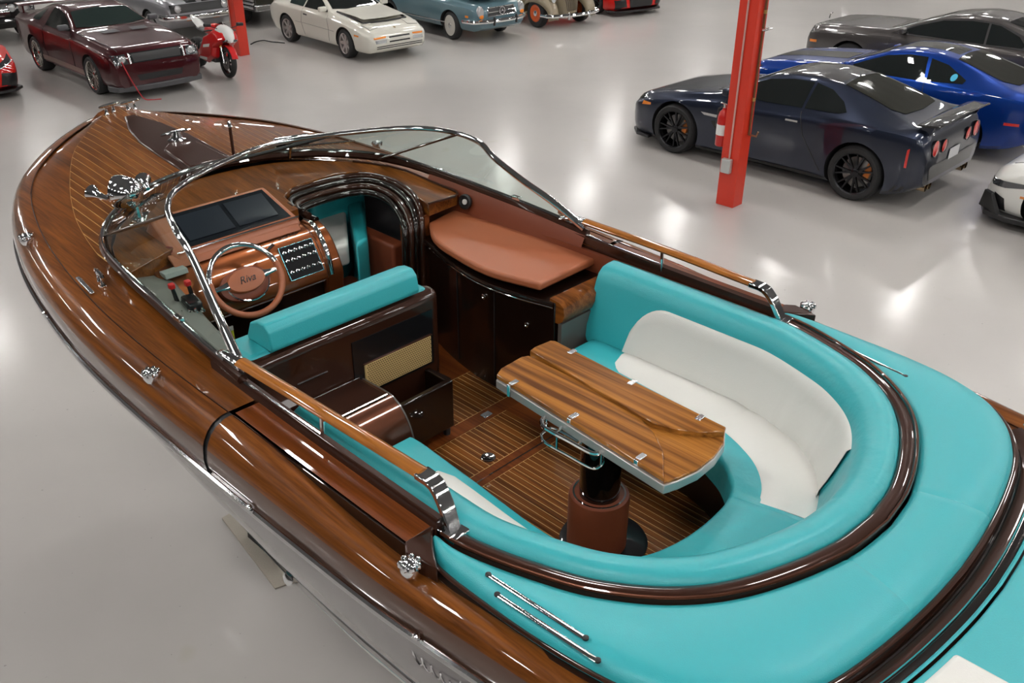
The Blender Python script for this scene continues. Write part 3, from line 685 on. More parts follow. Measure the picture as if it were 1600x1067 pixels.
# companionway: nested arch mouldings
archp = [(2.46, .10, 2.30), (2.56, .105, 2.305), (2.65, .16, 2.31), (2.69, .27, 2.312), (2.695, .45, 2.312), (2.67, .62, 2.31), (2.58, .735, 2.308), (2.42, .775, 2.30), (2.22, .745, 2.285), (2.09, .695, 2.25), (2.03, .655, 2.16), (2.01, .635, 2.0), (2.005, .625, 1.75), (2.0, .62, SZ)]
cc = np.array([2.2, .35])
for k, (off_, dzz, rad, m) in enumerate(((0, 0, .022, browng), (.042, -.018, .020, darkg), (.08, -.04, .020, browng), (.118, -.066, .020, darkg))):
    pts = []
    for s, t, z in archp:
        d = cc-np.array([s, t]); d[0] *= (1 if s > 2.3 else .1); L_ = np.linalg.norm(d)+1e-9
        pts.append((s+d[0]/L_*off_, t+d[1]/L_*off_, z+(dzz if z > 2.2 else 0)))
    B().tube(spline(pts, 60), rad, 10).build('arch_moulding', m, boat)
B().tube(spline([(p[0]+.012, p[1]+.012, p[2]+.012) for p in archp[1:10]], 40), .005, 6).build('arch_bead', chrome, boat)
# cabin seen through the companionway
rbar('cabin_floor', teal, boat, 2.0, 3.2, -.1, .9, 1.30, 1.42, .01)
rbar('cabin_backrest', tan_d, boat, 2.24, 2.62, .60, .70, 1.42, 1.99, .02)
B().prism([(2.46, .44), (2.96, .79), (3.0, .15), (2.5, .15)], 1.85, 1.99).build('berth_cushion', white_l, boat, 40, .02, 3)
B().prism([(2.33, .40), (2.95, .80), (2.91, .90), (2.37, .52)], 1.5, 2.03).build('berth_bolster', teal, boat, 40, .02, 3)
rbar('forward_backrest', teal, boat, 2.90, 3.0, .5, .92, 1.42, 2.2, .03)
rbar('cabin_side', mahog_red, boat, 2.03, 2.24, .66, .72, 1.42, 2.22, .01)
# helm console
dr = [(2.44, 2.235), (2.40, 2.245), (2.35, 2.24), (2.29, 2.215), (2.235, 2.165), (2.195, 2.10), (2.165, 2.03), (2.155, 1.985), (2.20, 1.955), (2.44, 1.93)]
dr2 = [tuple(p) for p in spline(dr[:8], 24)]+dr[8:]
dash = B().loft([[(p[0], t, p[1]) for p in dr2] for t in (-.80, .085)]).build('dash_roll', copper, boat, 35, .01)
B().loft([[(p[0]+.02, t, p[1]-.01) for p in dr2[:-2]]+[(2.25, t, SZ), (2.5, t, SZ)] for t in (.085, .20)]).build('dash_cheek', copper, boat, 35, .02)
B().box(2.22, 2.46, -.9, .10, SZ, 1.96).build('helm_bulkhead', darkg, boat, 0)
B().tube([(2.2, -.8, 1.955), (2.2, .085, 1.955)], .004, 6).build('dash_trim', chrome, dash)
hpts = spline([(2.37, .10, 2.255), (2.30, .105, 2.25), (2.23, .105, 2.19), (2.18, .105, 2.10), (2.16, .105, 2.0)], 16)
B().tube(hpts, .016, 10).build('grab_handle', chrome, dash)
# instrument pod
def plane_box(name, m, parent, c00, c10, c11, c01, th, bev=0.):
    c = [np.array(q, float) for q in (c00, c10, c11, c01)]; n = np.cross(c[1]-c[0], c[3]-c[0]); n /= np.linalg.norm(n)
    return B().hexa([q-n*th for q in c], [q+n*th for q in c]).build(name, m, parent, 40, bev)
pod = B().hexa([(2.33, -.68, 2.25), (2.33, .075, 2.25), (2.70, .03, 2.28), (2.70, -.68, 2.28)], [(2.36, -.66, 2.292), (2.36, .055, 2.292), (2.60, .01, 2.425), (2.60, -.66, 2.425)]).build('instrument_pod', tan_, boat, 40, .022, 3)
scr = plane_box('display', screenm, pod, (2.375, -.585, 2.302), (2.375, .02, 2.302), (2.575, -.02, 2.413), (2.575, -.585, 2.413), .004)
dsp = mat('display panel', (.018, .022, .030), .12)
for t0, t1 in ((-.56, -.30), (-.275, -.04)):
    plane_box('screen', dsp, scr, (2.40, t0, 2.321), (2.40, t1, 2.321), (2.55, t1, 2.404), (2.55, t0, 2.404), .0045)
B().tube([(2.355, -.66, 2.297), (2.355, .055, 2.297)], .006, 6).build('pod_trim', chrome, pod)
rail_l = B().hexa([(2.31, -.70, 2.235), (2.31, .04, 2.235), (2.38, .04, 2.27), (2.38, -.70, 2.27)], [(2.325, -.70, 2.255), (2.325, .04, 2.255), (2.385, .04, 2.29), (2.385, -.70, 2.29)]).build('pod_ledge', tan_, pod, 40, .008)
# switch panel on the dash roll (surface normal at its middle)
def dashpt(u, t, lift=0.):
    i = u*(23); k = int(min(22, i)); a, b_ = np.array(dr2[k]), np.array(dr2[k+1]); p = a+(b_-a)*(i-k); d = (b_-a)/np.linalg.norm(b_-a); n = np.array([d[1], -d[0]])
    if n[0] > 0: n = -n
    return np.array([p[0]+n[0]*lift, t, p[1]+n[1]*lift])
A0, A1, A2, A3 = dashpt(.50, -.155, .006), dashpt(.50, .055, .006), dashpt(.84, .055, .006), dashpt(.84, -.155, .006)
sw_p = plane_box('switch_panel', blackg, dash, A0, A1, A2, A3, .006, .002)
swn = np.cross(A1-A0, A3-A0); swn /= np.linalg.norm(swn); swn = swn if swn[0] < 0 else -swn
ring_ = [A0+swn*.008, A1+swn*.008, A2+swn*.008, A3+swn*.008]
B().tube(ring_, .0025, 5, closed=True).build('panel_border', mat('teal trim metal', (.25, .6, .66), .25, .8), sw_p)
for i in range(6):
    for j, v in enumerate((.18, .43, .78)):
        c_ = A0+(A1-A0)*((i+.6)/6.2)+(A3-A0)*v+swn*.006
        k_ = B().lathe([(.0095, 0), (.0095, .006), (.006, .008), (.0045, .018), (.0055, .026), (0, .028)], 10, tuple(c_), tuple(swn)).build('toggle_switch', chrome, sw_p)
def script(name, p0, dx, dy, m, parent, loops=5, r=.002):
    p0, dx, dy = (np.array(q, float) for q in (p0, dx, dy)); pts = []
    for k in range(loops*10+1):
        u = k/(loops*10); pts.append(p0+dx*(u+.03*sin(2*pi*loops*u+1.2))+dy*(.5+.5*sin(2*pi*loops*u)*(1-.45*u)))
    return B().tube(pts, r, 5).build(name, m, parent)
d0 = dashpt(.30, -.12, .004)
script('script_lettering', d0, (0, .15, 0), dashpt(.23, 0, .004)-dashpt(.30, 0, .004), chrome, dash, 7, .002)
script('script_lettering', dashpt(.40, -.12, .004), (0, .13, 0), dashpt(.34, 0, .004)-dashpt(.40, 0, .004), chrome, dash, 6, .002)
# steering wheel
wc = np.array(Q(385, 437, 2.17)); wn = np.array([-.80, -.10, .58]); wn /= np.linalg.norm(wn)
wu = np.array([0, 1., 0]); wu -= wn*(wu@wn); wu /= np.linalg.norm(wu); wv = np.cross(wn, wu); wv = wv if wv[2] > 0 else -wv
WR = .183
def wp(a, r, h=0.): return wc+r*(cos(a)*wu+sin(a)*wv)+wn*h
wheel = B().tube([wp(a, WR) for a in np.linspace(radians(168), radians(372), 40)], .0165, 10).build('steering_wheel', tan_, boat)
B().tube([wp(a, WR) for a in np.linspace(radians(12), radians(168), 36)], .0150, 10).build('chrome_rim', chrome, wheel)
hub = B()
rg = [[wc+k*(.105*cos(a)*wu+.062*sin(a)*wv)+wn*h for a in np.linspace(0, 2*pi, 32, endpoint=False)] for k, h in ((1, -.02), (1, -.004), (.93, .008), (.6, .013), (.05, .014))]
hub.loft(rg).build('hub_pad', tan_d if False else tan_, wheel)
rg = [[wc+k*(.135*cos(a)*wu+.085*sin(a)*wv)-wv*.012+wn*h for a in np.linspace(0, 2*pi, 32, endpoint=False)] for k, h in ((1, -.06), (1, -.03), (.8, -.02), (.05, -.02))]
B().loft(rg).build('column_shroud', tan_d, wheel)
for sg in (-1, 1):
    B().tube([wc+sg*wu*.09+wn*.0, wc+sg*wu*.13+wn*.004, wc+sg*wu*WR], [.022, .013, .010], 8, flat=.35, up=tuple(wn)).build('spoke', chrome, wheel)
B().tube([wc+.115*(cos(a)*wu+sin(a)*wv*.95)+wn*.006 for a in np.linspace(radians(195), radians(345), 24)], .0045, 6).build('horn_ring', chrome, wheel)
B().tube([wc-wn*.02, wc-wn*.13], .035, 12).build('column', browng, wheel)
def toloc(p): return (p[0], -p[1], p[2])
ev = toloc(wu); en = toloc(wv)
text_mesh('Riva', .052, .0012, chrome, 'hub_lettering', wheel, frame(toloc(wc+wn*.0155), ev, en), .35)
B().tube([wc+wu*.155+wv*.10-wn*.03, wc+wu*.215+wv*.125-wn*.01], [.006, .010], 8).build('indicator_stalk', chrome, wheel)
# port side console with throttles
con = B().hexa([(1.35, -.985, 1.9), (1.35, -.86, 1.9), (2.5, -.70, 1.9), (2.5, -.9, 1.9)], [(1.35, -.985, 2.235), (1.35, -.90, 2.20), (2.45, -.70, 2.20), (2.5, -.9, 2.27)]).build('side_console', greyp, boat, 40, .02)
for k, (x, y) in enumerate(((268, 447), (293, 442))):
    p = np.array(Q(x, y, 2.30)); b0 = np.array([p[0]-.02, p[1]+.01, 2.19])
    tl = B().tube([b0, p], [.012, .009], 8).build('throttle_lever', blackg, con)
    B().obox(p, (.014, 0, 0), (0, .014, 0), (0, 0, .014)).build('lever_cap', redp, tl, bevel=.006)
p = Q(300, 475, 2.22); B().obox(p, (.06, .012, 0), (-.006, .035, 0), (0, 0, .03)).build('throttle_box', blackg, con, bevel=.012)
p = Q(272, 425, 2.235); B().obox(p, (.03, .0, 0), (0, .06, 0), (.004, 0, .012)).build('compass_plate', mat('plate grey', (.35, .37, .35), .4), con, bevel=.003)
for k in range(4):
    p = Q(284+k*11, 492-k*2, 2.215); B().lathe([(.012, 0), (.012, .008), (.007, .010), (.006, .02), (0, .02)], 10, p).build('console_knob', chrome, con)
for x, y in ((276, 470), (300, 500)):
    p = Q(x, y, 2.213); B().obox(p, (.03, .006, 0), (-.006, .03, 0), (0, 0, .004)).build('console_plate', mat('console plate', (.2, .2, .19), .4), con, bevel=.002)
cmp_ = B(); pc = np.array(Q(275, 395, 2.27))
cmp_.loft([[pc+np.array([.05*cos(a)*k, .10*sin(a)*k, h]) for a in np.linspace(0, 2*pi, 24, endpoint=False)] for k, h in ((1, -.05), (1, 0), (.85, .03), (.5, .045), (.05, .05))]).build('gauge_hood', paint('dark red lacquer', (.12, .006, .008)), boat)
p = Q(378, 508, 1.98); st_ = plane_box('notice_sticker', yellowp, boat, (2.215, -.62, 1.80), (2.215, -.50, 1.80), (2.215, -.50, 1.86), (2.215, -.62, 1.86), .003)
plane_box('sticker_header', whitep, st_, (2.212, -.62, 1.86), (2.212, -.50, 1.86), (2.212, -.50, 1.885), (2.212, -.62, 1.885), .003)
# ------------------------------------------------------------------ deck fittings
def cleat(p, ax, L_=.075, name='cleat'):
    p = np.array(p, float); ax = np.array(ax, float)/np.linalg.norm(ax)
    c_ = B()
    for q in (-.028, .028): c_.lathe([(.016, 0), (.011, .012), (.009, .04), (.011, .055)], 12, tuple(p+ax*q))
    c_.tube([p+ax*q+np.array([0, 0, .056-.25*q*q]) for q in np.linspace(-L_, L_, 9)], [.005, .009, .011, .011, .011, .011, .011, .009, .005], 8)
    return c_.build(name, chrome, boat)
def dpt(x, y, z): q = Q(x, y, z); return (q[0], q[1], dz(q[0], q[1])+.004)
cleat((4.30, -.06, dz(4.3, .06)), (.25, 1, 0), .08); cleat((4.30, .085, dz(4.3, .08)), (.25, 1, 0), .08)
cleat((3.60, .03, dz(3.6, .03)+.018), (0, 1, 0), .10)
B().lathe([(.05, 0), (.055, .01), (.03, .02), (.02, .06), (.0, .062)], 20, (3.60, .03, dz(3.6, 0)+.018)).build('capstan', chrome, boat)
cleat((2.33, -1.06, zf(2.33)), (1, .12, 0), .07)
B().obox((2.36, -1.125, zf(2.36)+.006), (.11, .012, 0), (-.001, .011, 0), (0, 0, .004)).build('chafe_strip', steel, boat, bevel=.004)
cleat((2.33, 1.06, zf(2.33)), (1, -.12, 0), .07)
# small crown-shaped fender hooks on the gunwale
def crown(p, n_):
    p = np.array(p, float); c_ = B()
    c_.lathe([(.026, -.01), (.034, .01), (.030, .03), (.012, .045), (0, .047)], 14, tuple(p))
    for k in range(7):
        a = 2*pi*k/7; c_.lathe([(.010, -.008), (.012, 0), (.007, .010), (0, .012)], 8, tuple(p+np.array([.028*cos(a), .028*sin(a), .03])))
    return c_.build('fender_hook', chrome, boat)
for s in (-.09, 1.47, 3.02):
    for sg in (-1, 1):
        b_ = hb(s); crown((s, sg*(b_-.05), zf(s)-.02), 0)
# fuel cap ring marks and small side fittings on the rub rail
for s in (.72, -.17, 2.6): B().lathe([(.010, 0), (.012, .012), (.006, .02)], 10, (s, -hb(s)-.004, zf(s)-.2), (0, -1, .3)).build('rail_stud', chrome, boat)
B().lathe([(.030, 0), (.034, .008), (.02, .018), (0, .02)], 14, (.99, -1.045, 1.31), (0, -1, .3)).build('hull_fitting', chrome, boat)
script('script_lettering', (-.09, -1.222, 1.80), (-.30, .006, -.0), (.02, 0, .045), chrome, hull, 7, .0035)
# searchlight on the port windshield
lp = np.array(Q(193, 300, 2.53)); lb = np.array(Q(218, 343, 2.40)); la = np.array([.93, .35, .0]); la /= np.linalg.norm(la)
sl = B().lathe([(0, -.095), (.04, -.088), (.072, -.055), (.086, 0), (.086, .035), (.08, .045), (0, .046)], 24, tuple(lp), (.75, -.65, .05)).build('searchlight', chrome, boat)
B().tube([lp+np.array([0, 0, -.05]), lb+np.array([0, 0, .06]), lb], [.018, .016, .02], 8).build('lamp_stem', chrome, sl)
B().obox(lb, (.07, .05, 0), (-.02, .03, 0), (0, 0, .01)).build('lamp_foot', chrome, sl, bevel=.005)
for sg, off_ in ((-1, -.12), (1, .12)):
    hc = lp+np.array([.0, off_, .01])
    B().lathe([(.010, -.06), (.014, -.03), (.022, .02), (.042, .06), (.040, .062), (.018, .03), (0, .02)], 18, tuple(hc), (.9, -.25 if sg < 0 else .25, .1)).build('horn_trumpet', chrome, sl)
B().tube([lp+np.array([0, -.12, -.0]), lp+np.array([0, .12, 0])], .010, 8).build('horn_bracket', chrome, sl)
# wipers, mirror and flag mast
for u0, u1 in ((.40, .47),):
    i0 = 44; a = WB[i0]+(WT[i0]-WB[i0])*.05; b_ = WB[55]+(WT[55]-WB[55])*.86
    up_ = np.array([.012, 0, .012]); B().tube([a+up_, b_+up_], .010, 6).build('wiper_arm', blackp, boat)
mp = np.array([2.97, .45, 2.50]); mr_ = B().obox(mp, (.02, .012, 0), (-.03, .11, 0), (0, 0, .035)).build('rear_mirror', chrome, boat, bevel=.018, seg=4)
B().obox(mp+np.array([-.02, -.0, .0]), (.004, .003, 0), (-.026, .095, 0), (0, 0, .026)).build('mirror_glass', blackg, mr_, bevel=.003)
B().tube([mp, (3.02, .45, dz(3.02, .45))], .010, 8).build('mirror_stem', chrome, mr_)
B().tube([(3.05, .55, 2.43), (2.95, .9, 2.41)], .007, 6).build('wiper_park', chrome, boat)
fm = np.array(Q(365, 240, 2.43)); fm = np.array([fm[0], fm[1], dz(fm[0], fm[1])])
ms = B().tube([fm, fm+np.array([0, 0, .19])], .010, 8).build('flag_mast', browng, boat); B().lathe([(.012, 0), (.012, .03), (.006, .04), (0, .042)], 10, tuple(fm+np.array([0, 0, .19]))).build('mast_cap', chrome, ms)
slab('mast_plate', [(fm[0]+.08, fm[1]-.14), (fm[0]+.10, fm[1]-.04), (fm[0]-.04, fm[1]-.04), (fm[0]-.06, fm[1]-.14)], .016, chrome, boat, bev=.005)
# loose leather case lying in the cabin
cs = thing('leather_case', 'cognac leather travel case lying in the boat cabin doorway', 'case', (0, 0, 0), 0)
cs.parent = None
def W(s, t, z): q = BO+AX*s+LT*t; return (q[0], q[1], z)
cs.location = W(2.36, .42, 1.42); cs.rotation_euler = (0, 0, AXA+.12)
MB().box(-.22, .22, -.13, .13, 0, .30).build('body', tan_d, cs, 40, .02)
MB().box(-.225, .225, -.135, .135, .20, .215).build('lid_seam', mat('case seam', (.05, .03, .025), .5), cs, 40, .004)
MB().tube([(-.24, -.05, .22), (-.28, -.03, .22), (-.28, .03, .22), (-.24, .05, .22)], .01, 6).build('handle', tan_d, cs)
# ------------------------------------------------------------------ cradle, carpeted bunk and block under the boat
crd = thing('boat_cradle', 'dark steel cradle with keel blocks carrying the boat hull', 'cradle', (BO[0], BO[1], 0), AXA)
for s in (-2.2, .2, 1.6): 
    B().box(s-.15, s+.15, -.22, .22, 0, .12).build('cross_beam', blackp, crd, 0); B().box(s-.12, s+.12, -.10, .10, .12, .478).build('keel_block', rubber, crd, 0)
carpet = mat('beige carpet', (.42, .38, .32), .95, bump=.8, bscale=240, var=.25)
c_ = [Q(x, y, 0)[:2] for x, y in ((347, 811), (375, 795), (520, 800), (520, 905), (455, 912), (430, 921))]
cp = B().prism(c_, 0.0, .012).build('carpet_mat', carpet, None, 0, loc=(BO[0], BO[1], 0)); cp.rotation_euler = (0, 0, AXA)
tag(cp, 'beige carpet offcut lying on the floor under the boat hull', 'carpet')
k_ = np.array(Q(420, 856, .02)); ck = thing('rubber_block', 'curved black rubber block standing on the beige carpet under the hull', 'block', (*W(k_[0]+.0, k_[1]+.015, 0)[:2], .012), AXA)  # half-round black block on the carpet beside the hull
pr_ = []
MB().loft([[(-.20*cos(a)*1.0, y, .16*sin(a)) for a in np.linspace(0, pi, 14)] for y in (-.05, .05)]).build('body', rubber, ck, 40)
MB().tube([(-.1, -.055, .05), (.1, -.055, .05)], .012, 6).build('handle', blackp, ck)
# ------------------------------------------------------------------ cars
from mathutils.geometry import delaunay_2d_cdt
def interp(tbl, x):
    xs = [p[0] for p in tbl][::-1]; ys = [p[1] for p in tbl][::-1]
    return float(np.interp(x, xs, ys))
def smooth_tbl(tbl):
    """sample the profile finely with a light smoothing so that lofted panels read as pressed metal"""
    xs = np.linspace(tbl[-1][0], tbl[0][0], 240); ys = np.interp(xs, [p[0] for p in tbl][::-1], [p[1] for p in tbl][::-1])
    k = np.exp(-np.linspace(-2, 2, 13)**2); k /= k.sum(); yp = np.pad(ys, 6, mode='reflect', reflect_type='odd')
    ys = np.convolve(yp, k, 'valid'); return [(float(a), float(b_)) for a, b_ in zip(xs[::-1], ys[::-1])]
tyre_m = mat('tyre', (.014, .014, .015), .7)
alloy_d = mat('dark alloy', (.035, .035, .038), .25, .9)
alloy_s = mat('silver alloy', (.62, .61, .60), .22, .9)
disc_m = mat('brake disc', (.28, .27, .26), .35, .9)
winm = mat('dark car glass', (.010, .013, .013), .03, coat=1.)
wing_ = mat('green car glass', (.020, .036, .033), .03, coat=1.)
trimb = mat('black trim', (.010, .010, .011), .35)
lampg = mat('headlamp glass', (.55, .57, .58), .08, .6, 1.)
lampd = mat('smoked headlamp', (.06, .065, .07), .06, .3, 1.)
amber = mat('amber lens', (.75, .22, .02), .2, coat=1.)
redl = mat('red lens', (.55, .015, .012), .12, coat=1.)
platem = mat('number plate', (.62, .62, .64), .4)
archm = mat('wheel arch lining', (.008, .008, .008), .8)
WHEELS = {}
def wheel_proto(key, R=.35, W_=.25, rim=.25, n=10, style='twin', rimm=alloy_d, caliper=None, white=0., hubm=None):
    """returns list of (name, MB, material); axis y, outer face at +y"""
    out = []
    h = W_/2
    tp = [(rim, -h*.9), (rim+.02, -h), (R-.03, -h), (R-.008, -h*.8), (R, -h*.5), (R, h*.5), (R-.008, h*.8), (R-.03, h), (rim+.02, h), (rim, h*.9)]
    out.append(('wheel', MB().lathe(tp, 32, ax=(0, 1, 0), closed=True), tyre_m))
    out.append(('rim', MB().lathe([(rim+.004, -h*.85), (rim-.02, -h*.6), (rim-.02, h*.55), (rim-.012, h*.85), (rim+.006, h*.93), (rim+.006, h*.8)], 32, ax=(0, 1, 0), cap=False), rimm))
    if style == 'disc':
        out[-1] = ('rim', MB().lathe([(rim+.006, h*.7), (rim+.006, h*.95), (rim-.02, h*.9), (rim*.62, h*.55), (rim*.5, h*.75), (rim*.35, h*.8), (.0, h*.82)], 32, ax=(0, 1, 0)), rimm)
        out.append(('hub_cap', MB().lathe([(rim*.34, h*.78), (rim*.32, h*1.0), (rim*.15, h*1.12), (0, h*1.15)], 24, ax=(0, 1, 0)), hubm or chrome))
    else:
        out.append(('brake_disc', MB().lathe([(rim*.74, -.01), (rim*.74, .012), (0, .012)], 24, ax=(0, 1, 0)), disc_m))
        for i in range(n):
            a = 2*pi*i/n; sp = MB()
            offs_ = (-.10, .10) if style == 'twin' else (0,)
            for o in offs_:
                a0, a1 = a, a+o*1.3*(10/n) ; w0, w1 = (.017, .011) if style == 'twin' else (.045, .030)
                p0 = np.array([cos(a0)*.05, 0, sin(a0)*.05]); p1 = np.array([cos(a1)*(rim-.01), 0, sin(a1)*(rim-.01)]); d = (p1-p0)/np.linalg.norm(p1-p0); nrm = np.array([-d[2], 0, d[0]])
                y0, y1 = h*.62, h*.78
                sp.hexa([p0-nrm*w0+np.array([0, y0-.03, 0]), p1-nrm*w1+np.array([0, y1-.03, 0]), p1+nrm*w1+np.array([0, y1-.03, 0]), p0+nrm*w0+np.array([0, y0-.03, 0])],
                        [p0-nrm*w0*.8+np.array([0, y0, 0]), p1-nrm*w1*.8+np.array([0, y1, 0]), p1+nrm*w1*.8+np.array([0, y1, 0]), p0+nrm*w0*.8+np.array([0, y0, 0])])
            out.append(('spoke', sp, rimm))
        out.append(('hub', MB().lathe([(.055, h*.3), (.055, h*.66), (.035, h*.72), (0, h*.72)], 16, ax=(0, 1, 0)), rimm))
        if caliper is not None: out.append(('caliper', MB().obox((-rim*.6, .03, .06), (.035, 0, .01), (0, .03, 0), (-.02, 0, .085)), caliper))
    if white: out.append(('whitewall', MB().lathe([(rim+.018, h*1.005), (rim+.018+white, h*1.005)], 32, ax=(0, 1, 0)), mat('whitewall', (.6, .58, .54), .6)))
    # build once at the origin, reuse the meshes
    res = []
    for nm, mb, m in out:
        o = mb.build(nm, m, None, 40); me = o.data; bpy.data.objects.remove(o); res.append((nm, me))
    WHEELS[key] = (res, R); return key
def put_wheel(root, key, x, y, side, steer=0.):
    res, R = WHEELS[key]; top = None
    for nm, me in res:
        o = bpy.data.objects.new(nm, me); COL.objects.link(o)
        if top is None:
            top = o; o.parent = root; o.location = (x, y, R); o.rotation_euler = (0, 0, (0 if side > 0 else pi)+steer)
        else: o.parent = top
    return top
class Car:
    def __init__(s, name, label, pos, heading, spec, m, scale=1., n=64):
        s.spec = spec; s.root = thing(name, label, 'car', (pos[0], pos[1], 0), heading, scale=scale)
        T, Bt, Wd, Rw, Bo = (smooth_tbl(spec[k]) for k in ('top', 'belt', 'wid', 'roofw', 'bot'))
        xf, xr = spec['top'][0][0], spec['top'][-1][0]
        u = np.linspace(0, 1, n); xs = xf+(xr-xf)*(u-.055*np.sin(2*pi*u))
        tum = spec.get('tumble', .94); rings = []
        for x in xs:
            zt, zs, w_, wr, zb = interp(T, x), interp(Bt, x), interp(Wd, x), interp(Rw, x), interp(Bo, x)
            zs = min(zs, zt-.02); h = zt-zs; wr = min(wr, w_*tum)
            hp = [(0, zb), (w_*.6, zb), (w_*.90, zb+.01), (w_*.965, zb+.07), (w_*.985, zb+(zs-zb)*.32), (w_, zb+(zs-zb)*.62), (w_*.995, zs-.09*(zs-zb)), (w_*.978, zs-.02*(zs-zb)), (w_*tum, zs+.06*h),
                  (w_*tum*.66+wr*.34, zs+.34*h), (w_*tum*.32+wr*.68, zs+.62*h), (wr, zs+.83*h), (wr*.93, zs+.925*h), (wr*.78, zs+.97*h), (wr*.45, zs+.992*h), (0, zt)]
            rings.append([(x, p[0], p[1]) for p in hp]+[(x, -p[0], p[1]) for p in hp[-2:0:-1]])
        mb = MB().loft(rings); body = mb.build('body', [m, archm], s.root, spec.get('sm', 38))
        bm = bmesh.new(); bm.from_mesh(body.data); s.bvh = BVHTree.FromBMesh(bm); bm.free()
        s.body = body; s.m = m
        cut = MB().mi(0); ra = spec.get('arch', .39)
        for x, yw in ((spec['ax'][0], spec['track']), (spec['ax'][1], spec['track'])):
            for sg in (-1, 1):
                cut.lathe([(ra, yw-.32), (ra, yw+.3)], 36, (x, 0, spec.get('archz', .34)), (0, sg, 0))
        c = cut.build('tmp_cut', archm, None, 0); c.parent = s.root
        md = body.modifiers.new('arch', 'BOOLEAN'); md.operation = 'DIFFERENCE'; md.object = c; md.solver = 'EXACT'
        try: md.material_mode = 'TRANSFER'
        except Exception: pass
        bpy.context.view_layer.update()
        dg = bpy.context.evaluated_depsgraph_get(); me = bpy.data.meshes.new_from_object(body.evaluated_get(dg))
        body.modifiers.clear()
        if len(me.polygons) > 200: body.data = me
        body.data.polygons.foreach_set('use_smooth', [True]*len(body.data.polygons)); body.data.set_sharp_from_angle(angle=radians(38))
        bpy.data.objects.remove(c)
    def wheels(s, keyf, keyr=None, steer=0.):
        a, b_ = s.spec['ax']
        for sg in (1, -1):
            put_wheel(s.root, keyf, a, sg*(s.spec['track']-.0), sg, steer); put_wheel(s.root, keyr or keyf, b_, sg*(s.spec['track']), sg)
    def patch(s, name, poly, axis, sg, m, lift=.006, parent=None, step=.042, both=False):
        if both:
            s.patch(name, poly, axis, sg, m, lift, parent, step)
            if axis == 'y': return s.patch(name, poly, axis, -sg, m, lift, parent, step)
            return s.patch(name, [(-p[0], p[1]) if axis == 'x' else (p[0], -p[1]) for p in poly], axis, sg, m, lift, parent, step)
        n = len(poly); pts = []
        for i in range(n):
            a, b_ = np.array(poly[i]), np.array(poly[(i+1) % n]); k = max(1, int(np.linalg.norm(b_-a)/step))
            pts += [tuple(a+(b_-a)*j/k) for j in range(k)]
        nb = len(pts); lo, hi = np.min(pts, 0), np.max(pts, 0)
        for x in np.arange(lo[0]+step*.6, hi[0]-step*.3, step):
            for y in np.arange(lo[1]+step*.6, hi[1]-step*.3, step): pts.append((x, y))
        vs, es, fs, *_ = delaunay_2d_cdt([Vector(p) for p in pts], [], [list(range(nb))], 1, 1e-5)
        V = []; ok = []
        for p in vs:
            if axis == 'y': o, d = Vector((p[0], sg*3, p[1])), Vector((0, -sg, 0))
            elif axis == 'x': o, d = Vector((sg*5, p[0], p[1])), Vector((-sg, 0, 0))
            else: o, d = Vector((p[0], p[1], 3)), Vector((0, 0, -1))
            h, nn, *_r = s.bvh.ray_cast(o, d)
            ok.append(h is not None); V.append(tuple((h+nn*(lift if nn.dot(d) < 0 else -lift)) if h is not None else (0, 0, 0)))
        F = [list(f) for f in fs if all(ok[i] for i in f)]
        if not F: return None
        used = sorted({i for f in F for i in f}); mp = {i: k for k, i in enumerate(used)}
        mb = MB().add([V[i] for i in used], [[mp[i] for i in f] for f in F])
        return mb.build(name, m, parent or s.root, 50)
    def line(s, name, pts, axis, sg, m, w_=.006, lift=.003, parent=None, both=False):
        if both: s.line(name, pts, axis, -sg if axis == 'y' else sg, m, w_, lift, parent) if axis == 'y' else s.line(name, [(-p[0], p[1]) if axis == 'x' else (p[0], -p[1]) for p in pts], axis, sg, m, w_, lift, parent)
        P = [];
        for i in range(len(pts)-1):
            a, b_ = np.array(pts[i], float), np.array(pts[i+1], float); k = max(1, int(np.linalg.norm(b_-a)/.06)); P += [a+(b_-a)*j/k for j in range(k)]
        P.append(np.array(pts[-1], float)); V = []
        for p in P:
            if axis == 'y': o, d = Vector((p[0], sg*3, p[1])), Vector((0, -sg, 0))
            elif axis == 'x': o, d = Vector((sg*5, p[0], p[1])), Vector((-sg, 0, 0))
            else: o, d = Vector((p[0], p[1], 3)), Vector((0, 0, -1))
            h, nn, *_r = s.bvh.ray_cast(o, d)
            if h is not None: V.append(tuple(h+nn*(lift if nn.dot(d) < 0 else -lift)))
        if len(V) > 1: return MB().tube(V, w_, 6).build(name, m, parent or s.root)
    def hit(s, a, b_, axis, sg, lift=0.):
        if axis == 'y': o, d = Vector((a, sg*3, b_)), Vector((0, -sg, 0))
        elif axis == 'x': o, d = Vector((sg*5, a, b_)), Vector((-sg, 0, 0))
        else: o, d = Vector((a, b_, 3)), Vector((0, 0, -1))
        h, nn, *_r = s.bvh.ray_cast(o, d)
        if h is None: h, nn = Vector((a, b_, .8)) if axis == 'z' else (Vector((sg*2.2, a, b_)) if axis == 'x' else Vector((a, sg*.9, b_))), -d
        return np.array(h+nn*lift), np.array(nn)
    def round_lamp(s, name, y, z, r, sg, m, ring=chrome, dep=.03):
        p, nn = s.hit(y, z, 'x', sg); ax = np.array([sg*1., 0, 0])*.8+nn*.2
        l = MB().lathe([(r*.92, -.02), (r*.9, dep*.5), (r*.55, dep*.9), (0, dep)], 20, tuple(p), tuple(ax)).build(name, m, s.root)
        MB().lathe([(r*.9, -.03), (r*1.04, dep*.2), (r*1.02, dep*.75), (r*.9, dep*.5)], 20, tuple(p), tuple(ax)).build('lamp_ring', ring, l)
        return l
